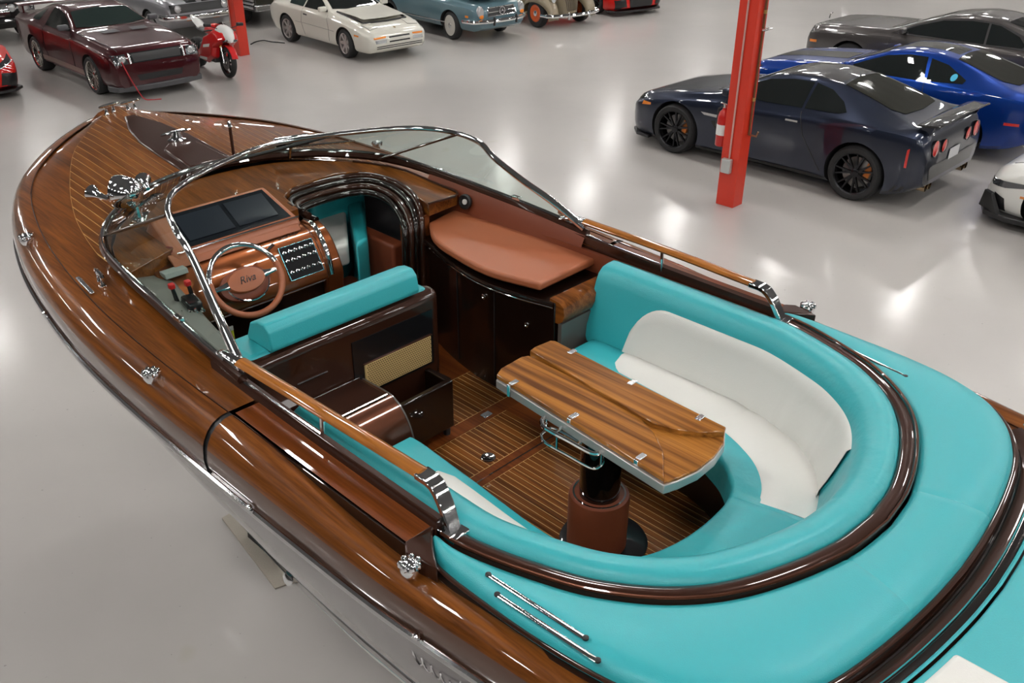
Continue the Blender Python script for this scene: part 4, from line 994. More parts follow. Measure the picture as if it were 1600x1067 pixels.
    def mirror(s, x, z, m, sides=(1, -1)):
        for sg in sides:
            p, nn = s.hit(x, z, 'y', sg); c = p+np.array([-.02, sg*.12, .04])
            o = MB().obox(c, (.05, 0, 0), (0, .10, 0), (0, 0, .055)).build('wing_mirror', m, s.root, bevel=.035, seg=4)
            MB().tube([p, c], .02, 6).build('mirror_arm', trimb, o)
def circ(cx, cy, rx, ry=None, n=20, a0=0.): return [(cx+rx*cos(a0+2*pi*k/n), cy+(ry or rx)*sin(a0+2*pi*k/n)) for k in range(n)]
def place(px, heading, spec, side, scale, which=0, ref=None):
    """ground point under the outer face of a near wheel -> car origin"""
    g = np.array(G(*px)) if ref is None else np.array(ref); h = np.array([cos(heading), sin(heading)]); left = np.array([-h[1], h[0]])
    return tuple(g-h*spec['ax'][which]*scale-left*side*(spec['track']+.11)*scale)
HR, HL = radians(135.7), radians(-45.0)
wheel_proto('dark10', .356, .27, .265, 7, 'twin', alloy_d, mat('orange caliper', (.55, .16, .02), .4))
wheel_proto('dark', .345, .25, .255, 10, 'twin', alloy_d, redl)
wheel_proto('chrome5', .35, .26, .26, 8, 'twin', mat('bright alloy', (.75, .73, .70), .15, 1.))
wheel_proto('disc944', .315, .22, .215, 7, 'single', mat('grey alloy', (.50, .46, .45), .3, .8))
wheel_proto('plain', .33, .22, .22, 5, 'single', alloy_s)
wheel_proto('slcap', .33, .18, .20, 1, 'disc', mat('pale blue cap', (.10, .17, .21), .3, .3), white=.022)
wheel_proto('rod', .34, .19, .20, 1, 'disc', paint('orange wheel', (.62, .10, .02)))
# ---- dark blue-grey coupe beside the pillar
S_gt = dict(top=[(2.33, .52), (2.27, .66), (2.05, .77), (1.6, .86), (1.15, .935), (.86, .975), (.80, .985), (.45, 1.165), (.15, 1.295), (-.1, 1.35), (-.5, 1.37), (-.9, 1.325), (-1.3, 1.215), (-1.7, 1.085), (-1.85, 1.045), (-2.0, 1.03), (-2.14, 1.01), (-2.20, .96), (-2.22, .80)],
    belt=[(2.33, .46), (2.25, .58), (1.9, .71), (1.39, .79), (.8, .87), (0, .91), (-.8, .955), (-1.4, .985), (-1.9, .97), (-2.15, .94), (-2.22, .72)],
    wid=[(2.33, .56), (2.28, .72), (2.15, .84), (1.9, .905), (1.4, .945), (.9, .92), (.3, .905), (-.5, .91), (-1.1, .945), (-1.5, .955), (-2.0, .935), (-2.14, .915), (-2.19, .89), (-2.22, .84)],
    roofw=[(2.33, .5), (2.1, .70), (1.4, .80), (.86, .79), (.45, .66), (.1, .585), (-.5, .555), (-1.0, .55), (-1.5, .575), (-1.8, .66), (-2.0, .78), (-2.22, .76)],
    bot=[(2.33, .26), (2.25, .17), (2.0, .13), (-1.8, .15), (-2.0, .22), (-2.22, .34)], ax=(1.39, -1.39), track=.815, arch=.405, archz=.355)
gtp = paint('dark slate blue metallic', (.020, .026, .046), .75, .35)
gt = Car('sports_coupe', 'dark slate blue sports coupe with rear wing parked behind the red steel column', place((1049, 239), HR, S_gt, 1, 1.), HR, S_gt, gtp, 1.)
gt.wheels('dark10')
gt.patch('side_window', [(.70, .985), (.42, 1.12), (.12, 1.235), (-.2, 1.285), (-.50, 1.29), (-.50, 1.005), (0, .985)], 'y', 1, winm, both=True)
gt.patch('quarter_window', [(-.54, 1.007), (-.54, 1.288), (-.78, 1.245), (-.99, 1.15), (-1.10, 1.055), (-1.02, 1.03)], 'y', 1, winm, both=True)
gt.patch('windshield', [(.76, .66), (.82, .35), (.83, 0), (.82, -.35), (.76, -.66), (.20, -.53), (.13, 0), (.20, .53)], 'z', 1, winm)
gt.patch('rear_window', [(-.88, .47), (-.84, 0), (-.88, -.47), (-1.55, -.53), (-1.70, -.45), (-1.74, 0), (-1.70, .45), (-1.55, .53)], 'z', 1, mat('rear glass', (.022, .024, .018), .05, coat=1.))
gt.patch('roof_panel', [(.12, .50), (.05, 0), (.12, -.50), (-.80, -.44), (-.82, 0), (-.80, .44)], 'z', 1, paint('roof carbon', (.020, .018, .022), .4, .3), .003)
gt.line('door_gap_shade', [(.62, .95), (.58, .55), (.62, .24)], 'y', 1, trimb, .005, both=True); gt.line('door_gap_shade', [(-.52, .97), (-.62, .68), (-.92, .28)], 'y', 1, trimb, .005, both=True)  # dark tubes stand in for the shade in the door gaps
gt.patch('fender_vent', [(.78, .60), (.72, .62), (.56, .40), (.53, .30), (.58, .33)], 'y', 1, blackg, .008, both=True); gt.patch('fender_badge', [(.96, .70), (.66, .70), (.70, .66), (.90, .665)], 'y', 1, steel, .01, both=True)
gt.patch('side_marker', [(2.02, .60), (1.84, .63), (1.84, .66), (2.0, .655)], 'y', 1, amber, .006, both=True)
gt.patch('rear_marker', [(-2.00, .58), (-2.03, .58), (-2.03, .82), (-2.00, .80)], 'y', 1, redl, .006, both=True)
for y in (.635, -.635): gt.round_lamp('tail_lamp', y, .80, .105, -1, redl, blackg, .02)
for y in (.375, -.375): gt.round_lamp('tail_lamp', y, .785, .085, -1, redl, blackg, .02)
gt.patch('headlamp', [(.58, .60), (.80, .66), (.80, .72), (.62, .70)], 'x', 1, lampd, .006, both=True)
gt.patch('grille', [(-.35, .25), (.35, .25), (.45, .52), (-.45, .52)], 'x', 1, blackg, .006)
gt.patch('rear_bumper_panel', [(-.66, .40), (.66, .40), (.72, .58), (-.72, .58)], 'x', -1, blackg, .006)
gt.patch('number_plate', [(-.16, .56), (.16, .56), (.16, .70), (-.16, .70)], 'x', -1, platem, .012)
for y in (.52, .64, -.52, -.64): 
    MB().lathe([(.05, -.1), (.052, .0), (.046, .005), (.040, -.08)], 16, (-2.21, y, .30), (-1, 0, 0)).build('exhaust_pipe', mat('exhaust bronze', (.35, .26, .16), .2, 1.), gt.root)
wg = MB().loft([[(-1.98, y, 1.085-.02*abs(y)/.8), (-2.06, y, 1.115-.02*abs(y)/.8), (-2.26, y, 1.125-.02*abs(y)/.8), (-2.28, y, 1.11-.02*abs(y)/.8), (-2.12, y, 1.085-.02*abs(y)/.8)] for y in (-.80, -.4, 0, .4, .80)]).build('rear_wing', paint('carbon black', (.010, .010, .011)), gt.root, 40, .006)
for y in (-.72, .72): MB().hexa([(-2.04, y-.02, .97), (-2.16, y-.02, .97), (-2.16, y+.02, .97), (-2.04, y+.02, .97)], [(-2.04, y-.02, 1.085), (-2.20, y-.02, 1.095), (-2.20, y+.02, 1.095), (-2.04, y+.02, 1.085)]).build('wing_post', gtp, wg)
gt.patch('door_handle', [(-.34, .83), (-.52, .835), (-.52, .86), (-.34, .855)], 'y', 1, steel, .014, both=True)
gt.patch('sill_skirt', [(.95, .15), (-.95, .17), (-.95, .22), (.95, .20)], 'y', 1, trimb, .012, both=True)
gt.patch('front_splitter', [(2.2, .72), (2.31, .4), (2.33, 0), (2.31, -.4), (2.2, -.72), (2.05, -.6), (2.05, .6)], 'z', 1, trimb, .0) if False else None
MB().prism([(2.10, .86), (2.30, .66), (2.38, 0), (2.30, -.66), (2.10, -.86), (1.85, -.9), (1.85, .9)], .12, .165).build('front_splitter', trimb, gt.root, 40, .01)
gt.patch('bumper_slots', [(-1.86, .24), (-1.90, .24), (-1.97, .33), (-1.93, .33)], 'y', 1, trimb, both=True); gt.patch('bumper_slots', [(-1.94, .25), (-1.98, .25), (-2.05, .34), (-2.01, .34)], 'y', 1, trimb, both=True)
gt.mirror(.60, 1.0, gtp)
# ---- blue fastback behind it
S_mu = dict(top=[(2.40, .60), (2.36, .74), (2.1, .87), (1.6, .95), (1.1, 1.0), (.72, 1.03), (.66, 1.04), (.3, 1.20), (-.05, 1.335), (-.4, 1.38), (-.75, 1.375), (-1.1, 1.31), (-1.6, 1.155), (-1.95, 1.06), (-2.15, 1.04), (-2.34, 1.04), (-2.38, .95)],
    belt=[(2.40, .52), (2.3, .70), (1.9, .80), (1.36, .87), (.6, .92), (-.2, .94), (-1.0, .98), (-1.5, 1.0), (-2.0, .99), (-2.3, .96), (-2.38, .80)],
    wid=[(2.40, .62), (2.33, .78), (2.1, .89), (1.4, .945), (.8, .92), (0, .90), (-.7, .92), (-1.36, .96), (-2.0, .93), (-2.3, .88), (-2.38, .82)],
    roofw=[(2.4, .55), (2.1, .74), (1.2, .80), (.7, .78), (.3, .67), (-.1, .60), (-.7, .58), (-1.2, .58), (-1.7, .64), (-2.0, .74), (-2.38, .74)],
    bot=[(2.40, .30), (2.3, .20), (2.0, .16), (-1.8, .18), (-2.1, .24), (-2.38, .38)], ax=(1.36, -1.36), track=.81, arch=.40, archz=.35)
mup = paint('bright blue metallic', (.004, .040, .26), .55, .3)
def off_from(pos, heading, fwd, left): return (pos[0]+cos(heading)*fwd-sin(heading)*left, pos[1]+sin(heading)*fwd+cos(heading)*left)
gp = gt.root.location
mu = Car('fastback_coupe', 'bright blue fastback coupe with black roof stripe beside the slate blue coupe', off_from(gp, HR, -.25, -2.75), HR, S_mu, mup, .97)
mu.wheels('dark')
mu.patch('side_window', [(.58, 1.0), (.3, 1.12), (-.0, 1.24), (-.35, 1.30), (-.62, 1.30), (-.72, 1.0), (0, .985)], 'y', 1, winm, both=True)
mu.patch('quarter_window', [(-.76, 1.01), (-.68, 1.29), (-.95, 1.24), (-1.30, 1.09), (-1.28, 1.045)], 'y', 1, winm, both=True)
mu.patch('windshield', [(.60, .66), (.67, .35), (.68, 0), (.67, -.35), (.60, -.66), (.02, -.54), (-.04, 0), (.02, .54)], 'z', 1, winm)
mu.patch('rear_window', [(-1.02, .48), (-.98, 0), (-1.02, -.48), (-1.75, -.55), (-1.93, -.42), (-1.95, 0), (-1.93, .42), (-1.75, .55)], 'z', 1, mat('rear glass', (.02, .02, .02), .05))
mu.patch('roof_stripe', [(-.08, .26), (-.08, -.26), (-.95, -.26), (-.95, .26)], 'z', 1, blackg, .003); mu.patch('hood_stripe', [(2.2, .24), (2.2, -.24), (.78, -.3), (.78, .3)], 'z', 1, blackg, .004)
mu.line('door_gap_shade', [(.52, .98), (.50, .55), (.55, .26)], 'y', 1, trimb, .005, both=True); mu.line('door_gap_shade', [(-.74, .98), (-.80, .6), (-.72, .30)], 'y', 1, trimb, .005, both=True)  # door gap shade laid on as dark tubes
mu.patch('tail_lamp', [(.48, .80), (.80, .82), (.80, .95), (.48, .94)], 'x', -1, redl, both=True); mu.patch('rear_panel', [(-.48, .76), (.48, .76), (.48, .95), (-.48, .95)], 'x', -1, blackg)
mu.patch('rear_marker', [(-2.0, .60), (-2.2, .61), (-2.2, .65), (-2.0, .64)], 'y', 1, redl, both=True)
MB().loft([[(-2.16, y, 1.06), (-2.20, y, 1.115), (-2.40, y, 1.12), (-2.36, y, 1.05)] for y in (-.78, .78)]).build('rear_spoiler', blackg, mu.root, 40, .01)
mu.patch('window_sticker', circ(-1.12, 1.10, .045), 'y', 1, mat('sticker blue', (.05, .42, .62), .4), .010)
for y in (.6, .72, -.6, -.72): MB().lathe([(.045, -.1), (.048, 0), (.038, -.06)], 14, (-2.38, y, .33), (-1, 0, 0)).build('exhaust_pipe', steel, mu.root)
mu.mirror(.50, 1.03, mup); mu.patch('headlamp', [(.55, .70), (.82, .72), (.82, .80), (.58, .79)], 'x', 1, lampd, both=True); mu.patch('grille', [(-.5, .50), (.5, .50), (.52, .72), (-.52, .72)], 'x', 1, blackg)
mu.patch('rear_diffuser', [(-.75, .40), (.75, .40), (.78, .52), (-.78, .52)], 'x', -1, trimb)
# ---- grey luxury coupe
S_wr = dict(top=[(2.62, .62), (2.60, .92), (2.45, 1.0), (1.9, 1.05), (1.2, 1.08), (.95, 1.09), (.88, 1.10), (.4, 1.30), (0, 1.43), (-.5, 1.505), (-.9, 1.49), (-1.4, 1.38), (-1.9, 1.20), (-2.3, 1.06), (-2.62, .98), (-2.66, .85)],
    belt=[(2.62, .56), (2.58, .82), (2.3, .92), (1.55, .96), (.6, 1.0), (-.5, 1.03), (-1.5, 1.03), (-2.2, .98), (-2.6, .90), (-2.66, .75)],
    wid=[(2.62, .70), (2.57, .84), (2.4, .92), (1.6, .965), (.5, .955), (-.5, .96), (-1.6, .975), (-2.2, .93), (-2.55, .86), (-2.66, .78)],
    roofw=[(2.62, .62), (2.4, .78), (1.4, .82), (.9, .82), (.4, .70), (0, .64), (-.7, .62), (-1.4, .62), (-2.0, .70), (-2.66, .68)],
    bot=[(2.62, .30), (2.5, .22), (2.2, .18), (-2.2, .2), (-2.66, .38)], ax=(1.58, -1.53), track=.82, arch=.43, archz=.37)
wrp = paint('warm grey metallic', (.085, .078, .076), .6, .32)
wheel_proto('lux', .375, .26, .28, 7, 'single', alloy_s)
wr = Car('luxury_coupe', 'large warm grey luxury coupe with chrome window surround beyond the blue fastback', off_from(gp, HR, .18, -5.9), HR, S_wr, wrp, .95)
wr.wheels('lux')
wr.patch('window_surround', [(.84, 1.035), (.4, 1.24), (.0, 1.37), (-.5, 1.425), (-.95, 1.40), (-1.42, 1.26), (-1.62, 1.12), (-1.58, 1.055), (-.4, 1.04)], 'y', 1, chrome, .004, both=True)
wr.patch('side_window', [(.72, 1.065), (.38, 1.215), (.0, 1.335), (-.5, 1.39), (-.80, 1.385), (-.86, 1.07)], 'y', 1, winm, .009, both=True); wr.patch('quarter_window', [(-.90, 1.072), (-.84, 1.382), (-1.0, 1.365), (-1.38, 1.235), (-1.53, 1.12), (-1.5, 1.085)], 'y', 1, winm, .009, both=True)
wr.patch('windshield', [(.82, .68), (.89, .35), (.90, 0), (.89, -.35), (.82, -.68), (.12, -.58), (.04, 0), (.12, .58)], 'z', 1, winm)
wr.patch('rear_window', [(-1.1, .52), (-1.1, -.52), (-1.85, -.56), (-1.95, 0), (-1.85, .56)], 'z', 1, winm)
wr.patch('side_marker', [(2.46, .66), (2.30, .67), (2.30, .72), (2.46, .71)], 'y', 1, amber, both=True); wr.patch('headlamp', [(.62, .76), (.86, .76), (.86, .88), (.62, .88)], 'x', 1, lampg, both=True)
wr.patch('grille', [(-.34, .48), (.34, .48), (.34, .96), (-.34, .96)], 'x', 1, chrome); wr.line('door_gap_shade', [(-.86, 1.05), (-.92, .6), (-.86, .32)], 'y', 1, trimb, .005, both=True); wr.line('door_gap_shade', [(.80, 1.0), (.86, .6), (.8, .32)], 'y', 1, trimb, .005, both=True)  # the dark tubes draw shade along both door gaps
MB().tube([(2.56, 0, .99), (2.55, 0, 1.07), (2.50, 0, 1.11)], [.014, .01, .006], 8).build('hood_ornament', chrome, wr.root); wr.mirror(.62, 1.08, wrp)
# ---- white sports car at the right
S_su = dict(top=[(2.15, .45), (2.12, .60), (1.9, .74), (1.5, .84), (1.0, .93), (.7, .98), (.2, 1.19), (-.2, 1.28), (-.6, 1.285), (-1.1, 1.2), (-1.6, 1.07), (-2.0, 1.05), (-2.18, 1.03), (-2.22, .9)],
    belt=[(2.15, .38), (2.05, .54), (1.7, .70), (1.24, .78), (.5, .85), (-.5, .89), (-1.24, .95), (-2.0, .95), (-2.22, .8)],
    wid=[(2.15, .50), (2.08, .68), (1.9, .82), (1.6, .90), (1.24, .93), (.5, .89), (-.5, .90), (-1.24, .95), (-1.9, .88), (-2.22, .75)],
    roofw=[(2.15, .42), (1.8, .68), (1.0, .78), (.6, .76), (.1, .60), (-.6, .55), (-1.3, .57), (-2.22, .66)],
    bot=[(2.15, .24), (2.0, .16), (-1.8, .17), (-2.22, .36)], ax=(1.24, -1.23), track=.80, arch=.385, archz=.34)
sup = paint('white pearl', (.72, .72, .68))
su = Car('white_sports_car', 'white sports car with dark chin spoiler and smoked headlamp near the slate blue coupe tail', (7.70, 9.66), HR, S_su, sup, .98)
su.wheels('dark')
su.patch('headlamp', [(1.62, .60), (1.95, .56), (2.10, .52), (2.04, .47), (1.86, .49), (1.62, .55)], 'y', 1, lampd, both=True, lift=.008)
su.patch('side_marker', [(1.66, .42), (1.56, .43), (1.56, .46), (1.66, .45)], 'y', 1, amber, both=True)
su.patch('bumper_intake', [(2.0, .22), (1.80, .20), (1.84, .36), (1.98, .40)], 'y', 1, trimb, both=True); su.patch('grille', [(-.4, .24), (.4, .24), (.36, .44), (-.36, .44)], 'x', 1, trimb)
MB().prism([(1.75, .93), (2.05, .80), (2.18, .5), (2.24, 0), (2.18, -.5), (2.05, -.80), (1.75, -.93), (1.5, -.9), (1.5, .9)], .10, .17).build('chin_spoiler', trimb, su.root, 40, .012)
for sg in (1, -1): MB().hexa([(1.82, sg*.86, .16), (2.10, sg*.70, .16), (2.16, sg*.66, .16), (1.86, sg*.92, .16)], [(1.98, sg*.80, .40), (2.08, sg*.72, .40), (2.12, sg*.70, .38), (2.0, sg*.83, .38)]).build('canard', trimb, su.root, 40, .005)
su.patch('side_window', [(.6, .95), (.2, 1.11), (-.2, 1.21), (-.6, 1.21), (-1.1, 1.06), (-.9, .97)], 'y', 1, winm, both=True); su.patch('windshield', [(.62, .6), (.68, 0), (.62, -.6), (.1, -.5), (.04, 0), (.1, .5)], 'z', 1, winm)
su.line('hood_gap_shade', [(1.9, .55), (1.3, .70), (.8, .74)], 'z', 1, trimb, .004, both=True); su.mirror(.5, .98, sup)  # dark tube painted in for shade along the hood gap
# ---- maroon muscle car with red lead
S_mr = dict(top=[(2.32, .62), (2.30, .84), (2.1, .93), (1.5, .99), (.95, 1.03), (.62, 1.05), (.56, 1.06), (.25, 1.20), (-.05, 1.335), (-.4, 1.39), (-.8, 1.385), (-1.15, 1.31), (-1.6, 1.16), (-1.85, 1.08), (-2.1, 1.07), (-2.38, 1.06), (-2.42, .95)],
    belt=[(2.32, .56), (2.28, .78), (2.0, .84), (1.36, .90), (.5, .94), (-.5, .95), (-1.36, 1.0), (-2.0, 1.0), (-2.36, .98), (-2.42, .8)],
    wid=[(2.32, .80), (2.26, .87), (2.0, .91), (1.36, .935), (.6, .92), (-.5, .915), (-1.36, .955), (-2.0, .93), (-2.36, .88), (-2.42, .82)],
    roofw=[(2.32, .72), (2.1, .78), (1.2, .82), (.6, .80), (.2, .68), (-.2, .62), (-.8, .60), (-1.3, .60), (-1.8, .70), (-2.42, .74)],
    bot=[(2.32, .24), (2.2, .19), (-1.9, .2), (-2.2, .28), (-2.42, .42)], ax=(1.37, -1.35), track=.80, arch=.395, archz=.35)
mrp = paint('deep maroon', (.050, .0045, .007), .3, .3)
mr = Car('muscle_car', 'deep maroon muscle car with chrome wheels and black slot grille', place((151, 147), HL, S_mr, -1, .93), HL, S_mr, mrp, .93)
mr.wheels('chrome5')
mr.patch('side_window', [(.48, 1.02), (.22, 1.14), (-.06, 1.26), (-.38, 1.31), (-.62, 1.31), (-.68, 1.0), (0, .995)], 'y', 1, winm, both=True); mr.patch('quarter_window', [(-1.0, 1.05), (-.92, 1.27), (-1.12, 1.22), (-1.34, 1.09), (-1.3, 1.05)], 'y', 1, wing_, both=True)
mr.patch('windshield', [(.50, .70), (.57, .35), (.58, 0), (.57, -.35), (.50, -.70), (.0, -.56), (-.06, 0), (.0, .56)], 'z', 1, wing_)
mr.patch('rear_window', [(-1.0, .48), (-1.0, -.48), (-1.65, -.54), (-1.72, 0), (-1.65, .54)], 'z', 1, winm)
mr.patch('grille', [(-.50, .66), (.50, .66), (.52, .84), (-.52, .84)], 'x', 1, blackg); mr.patch('grille_mesh', [(-.46, .68), (.46, .68), (.48, .82), (-.48, .82)], 'x', 1, trimb, .010)
for y in (.53, -.53): mr.patch('grille_trim', [(y-.015, .66), (y+.015, .66), (y+.015, .84), (y-.015, .84)], 'x', 1, steel, .010)
mr.patch('headlamp', [(.57, .66), (.82, .66), (.84, .82), (.60, .83)], 'x', 1, lampd, both=True)
for y in (.68, -.68): mr.round_lamp('headlamp_reflector', y, .745, .07, 1, lampg, chrome, .03)
mr.patch('lower_grille', [(-.42, .34), (.42, .34), (.46, .45), (-.46, .45)], 'x', 1, trimb); MB().prism([(2.05, .92), (2.28, .84), (2.37, .4), (2.39, 0), (2.37, -.4), (2.28, -.84), (2.05, -.92), (1.9, -.88), (1.9, .88)], .16, .26).build('front_spoiler', mat('grey spoiler', (.07, .07, .075), .45), mr.root, 40, .015)
for sg in (1, -1): mr.patch('hood_scoop', [(1.15, sg*.12), (1.15, sg*.44), (.92, sg*.46), (.92, sg*.14)], 'z', 1, mat('scoop grey', (.10, .095, .11), .3, coat=1.), .02)
mr.line('hood_gap_shade', [(2.2, .70), (1.4, .78), (.6, .80)], 'z', 1, trimb, .005, both=True); mr.line('door_gap_shade', [(-.70, 1.0), (-.78, .6), (-.70, .32)], 'y', 1, trimb, .005, both=True); mr.line('door_gap_shade', [(.55, 1.0), (.62, .6), (.56, .3)], 'y', 1, trimb, .005, both=True)  # hood and door gap shade drawn as dark tubes
mr.patch('side_scoop', [(-.80, .90), (-1.0, .62), (-.92, .50), (-.72, .80)], 'y', 1, mrp, .012, both=True)
for sg in (1, -1): MB().obox((-2.2, sg*.74, 1.12), (.12, 0, 0), (0, .02, 0), (0, 0, .07)).build('wing_post', mrp, mr.root, bevel=.01)
MB().loft([[(-2.05, y, 1.19), (-2.1, y, 1.215), (-2.40, y, 1.23), (-2.40, y, 1.20)] for y in (-.80, .80)]).build('rear_wing', mrp, mr.root, 40, .01)
mr.mirror(.40, 1.05, mat('grey mirror', (.10, .10, .11), .4)); mr.line('wiper', [(.62, .62), (.60, .1)], 'z', 1, trimb, .008, .015); mr.patch('sill_stripe', [(1.0, .30), (-1.0, .30), (-1.0, .40), (1.0, .40)], 'y', 1, mat('bronze stripe', (.20, .12, .09), .3, .5, 1.), .008, both=True)
cab_ = MB().tube(spline([mr.hit(-.70, .72, 'x', 1)[0]+np.array([.03, 0, 0]), (2.36, -.66, .55), (2.40, -.58, .30), (2.46, -.48, .05), (2.52, -.36, .008), (2.6, -.2, .008)], 30), .011, 6).build('charging_lead', mat('red rubber', (.42, .012, .02), .45), None)
cab_.matrix_world = Matrix.Translation(mr.root.location) @ Matrix.Rotation(HL, 4, 'Z') @ Matrix.Scale(.93, 4)
tag(cab_, 'thin red charging lead hanging from the maroon car headlamp to the floor', 'cable')
# ---- white transaxle coupe
S_po = dict(top=[(2.10, .48), (2.06, .60), (1.8, .71), (1.3, .80), (.8, .87), (.62, .90), (.56, .91), (.2, 1.10), (-.12, 1.23), (-.5, 1.275), (-.9, 1.22), (-1.4, 1.05), (-1.8, .93), (-2.05, .90), (-2.12, .8)],
    belt=[(2.10, .42), (2.0, .55), (1.6, .66), (1.2, .73), (.5, .80), (-.5, .83), (-1.2, .86), (-1.8, .85), (-2.12, .7)],
    wid=[(2.10, .66), (2.04, .76), (1.85, .83), (1.2, .868), (.6, .845), (-.4, .835), (-1.2, .875), (-1.8, .84), (-2.05, .78), (-2.12, .72)],
    roofw=[(2.10, .60), (1.8, .72), (1.2, .76), (.6, .74), (.2, .60), (-.2, .54), (-.8, .53), (-1.4, .56), (-2.12, .62)],
    bot=[(2.10, .26), (2.0, .18), (-1.8, .2), (-2.12, .36)], ax=(1.20, -1.20), track=.755, arch=.355, archz=.315)
pop = paint('ivory white', (.66, .645, .575))
po = Car('ivory_coupe', 'ivory white wedge-nosed coupe with partly open hood and amber lamps', place((539.5, 91), HL-.03, S_po, -1, .93), HL-.03, S_po, pop, .93)
po.wheels('disc944', steer=-.1)
po.patch('side_window', [(.48, .87), (.18, 1.02), (-.12, 1.15), (-.42, 1.18), (-.46, .88)], 'y', 1, winm, both=True); po.patch('quarter_window', [(-.51, .885), (-.47, 1.175), (-.75, 1.12), (-1.1, .97), (-1.05, .90)], 'y', 1, wing_, both=True)
po.patch('windshield', [(.50, .64), (.57, .32), (.58, 0), (.57, -.32), (.50, -.64), (-.04, -.50), (-.10, 0), (-.04, .50)], 'z', 1, winm)
po.patch('rear_window', [(-.75, .46), (-.75, -.46), (-1.65, -.52), (-1.7, 0), (-1.65, .52)], 'z', 1, winm)
po.patch('front_indicator', [(.36, .50), (.66, .49), (.66, .525), (.36, .535)], 'x', 1, amber, both=True); po.patch('fog_lamp', [(.36, .40), (.64, .40), (.64, .465), (.36, .465)], 'x', 1, lampg, both=True)
po.patch('side_marker', [(1.74, .52), (1.58, .525), (1.58, .56), (1.74, .555)], 'y', 1, amber, both=True); po.patch('bumper_slot', [(-.28, .49), (.28, .49), (.28, .52), (-.28, .52)], 'x', 1, trimb); po.patch('bumper_slot', [(-.28, .40), (.28, .40), (.28, .43), (-.28, .43)], 'x', 1, trimb)
for z in (.285, .325): po.patch('lower_slot', [(-.62, z), (.62, z), (.62, z+.018), (-.62, z+.018)], 'x', 1, trimb)
po.patch('popup_lamp_lid', [(1.86, .40), (1.90, .64), (1.64, .68), (1.60, .42)], 'z', 1, pop, .012, both=True); po.line('lamp_lid_gap_shade', [(1.86, .40), (1.90, .64), (1.64, .68), (1.60, .42), (1.86, .40)], 'z', 1, mat('grey gap shade and rub line', (.2, .2, .19), .5), .004, both=True)  # grey tube paints the shade around the lamp lid gap
hd = po.patch('hood_lid', [(1.56, .56), (1.60, 0), (1.56, -.56), (.66, -.62), (.60, 0), (.66, .62)], 'z', 1, pop, .03)
for v in hd.data.vertices:
    v.co.z += .055*max(0, min(1, (v.co.x-.6)/1.0))
po.line('hood_gap_shade', [(.66, .63), (1.57, .58), (1.62, 0), (1.57, -.58), (.66, -.63)], 'z', 1, trimb, .022, .012)  # thick dark tube stands for the shade under the raised hood edge
po.line('door_gap_shade', [(-.50, .85), (-.56, .55), (-.48, .27)], 'y', 1, mat('grey gap shade and rub line', (.2, .2, .19), .5), .004, both=True); po.line('door_gap_shade', [(.52, .82), (.58, .55), (.54, .27)], 'y', 1, mat('grey gap shade and rub line', (.2, .2, .19), .5), .004, both=True); po.line('rub_line', [(.8, .52), (-.8, .54)], 'y', 1, mat('grey gap shade and rub line', (.2, .2, .19), .5), .004, both=True)  # door gap shade painted as grey tubes; rub line shares the grey
po.patch('door_handle', [(-.28, .72), (-.44, .725), (-.44, .755), (-.28, .75)], 'y', 1, trimb, .012, both=True); po.mirror(.42, .90, pop); po.patch('emblem', circ(1.92, 0, .03), 'z', 1, mat('emblem gold', (.2, .12, .04), .4), .008)
# ---- grey-blue roadster
S_sl = dict(top=[(2.12, .60), (2.10, .80), (1.9, .87), (1.2, .92), (.6, .96), (.45, .97), (.3, 1.05), (.1, 1.18), (-.2, 1.26), (-.7, 1.27), (-1.0, 1.15), (-1.2, .98), (-1.7, .93), (-2.1, .86), (-2.16, .7)],
    belt=[(2.12, .55), (2.08, .74), (1.8, .80), (1.2, .83), (0, .86), (-1.2, .86), (-1.9, .80), (-2.16, .6)],
    wid=[(2.12, .72), (2.06, .80), (1.8, .85), (1.2, .88), (0, .87), (-1.2, .88), (-1.9, .82), (-2.16, .7)],
    roofw=[(2.12, .62), (1.8, .70), (1.0, .76), (.4, .74), (0, .60), (-.7, .56), (-1.1, .64), (-2.16, .6)],
    bot=[(2.12, .34), (2.0, .26), (-1.9, .28), (-2.16, .4)], ax=(1.2, -1.2), track=.76, arch=.365, archz=.33)
slp = paint('grey blue paint', (.095, .165, .195), .1, .3)
sl_ = Car('roadster', 'grey blue classic roadster with chrome bumper and wide star grille', place((703, 62), HL-.02, S_sl, -1, .93), HL-.02, S_sl, slp, .93)
sl_.wheels('slcap', steer=-.15)
sl_.patch('grille', [(-.46, .60), (.46, .60), (.42, .78), (-.42, .78)], 'x', 1, trimb); sl_.line('grille_bar', [(-.44, .69), (.44, .69)], 'x', 1, chrome, .018, .02); sl_.line('grille_frame', [(-.46, .60), (.46, .60), (.42, .78), (-.42, .78), (-.46, .60)], 'x', 1, chrome, .012, .01)
pe, _n = sl_.hit(0, .69, 'x', 1, .04)
st3 = MB().tube([pe+.085*np.array([0, cos(a), sin(a)]) for a in np.linspace(0, 2*pi, 24, endpoint=False)], .010, 6, closed=True)
for k in range(3): st3.tube([pe, pe+.085*np.array([0, cos(pi/2+2*pi*k/3), sin(pi/2+2*pi*k/3)])], [.013, .005], 6)
st3.build('star_emblem', chrome, sl_.root)
for y in (.66, -.66):
    p, _n = sl_.hit(y, .70, 'x', 1)
    l = MB().loft([[p+np.array([h, .085*k*cos(a), .15*k*sin(a)]) for a in np.linspace(0, 2*pi, 20, endpoint=False)] for k, h in ((1, -.05), (1, .02), (.8, .05), (.1, .06))]).build('headlamp', lampg, sl_.root)
    MB().loft([[p+np.array([h, .06*k*cos(a), -.085+.05*k*sin(a)]) for a in np.linspace(0, 2*pi, 16, endpoint=False)] for k, h in ((1, .03), (1, .055), (.2, .068))]).build('indicator', amber, l)
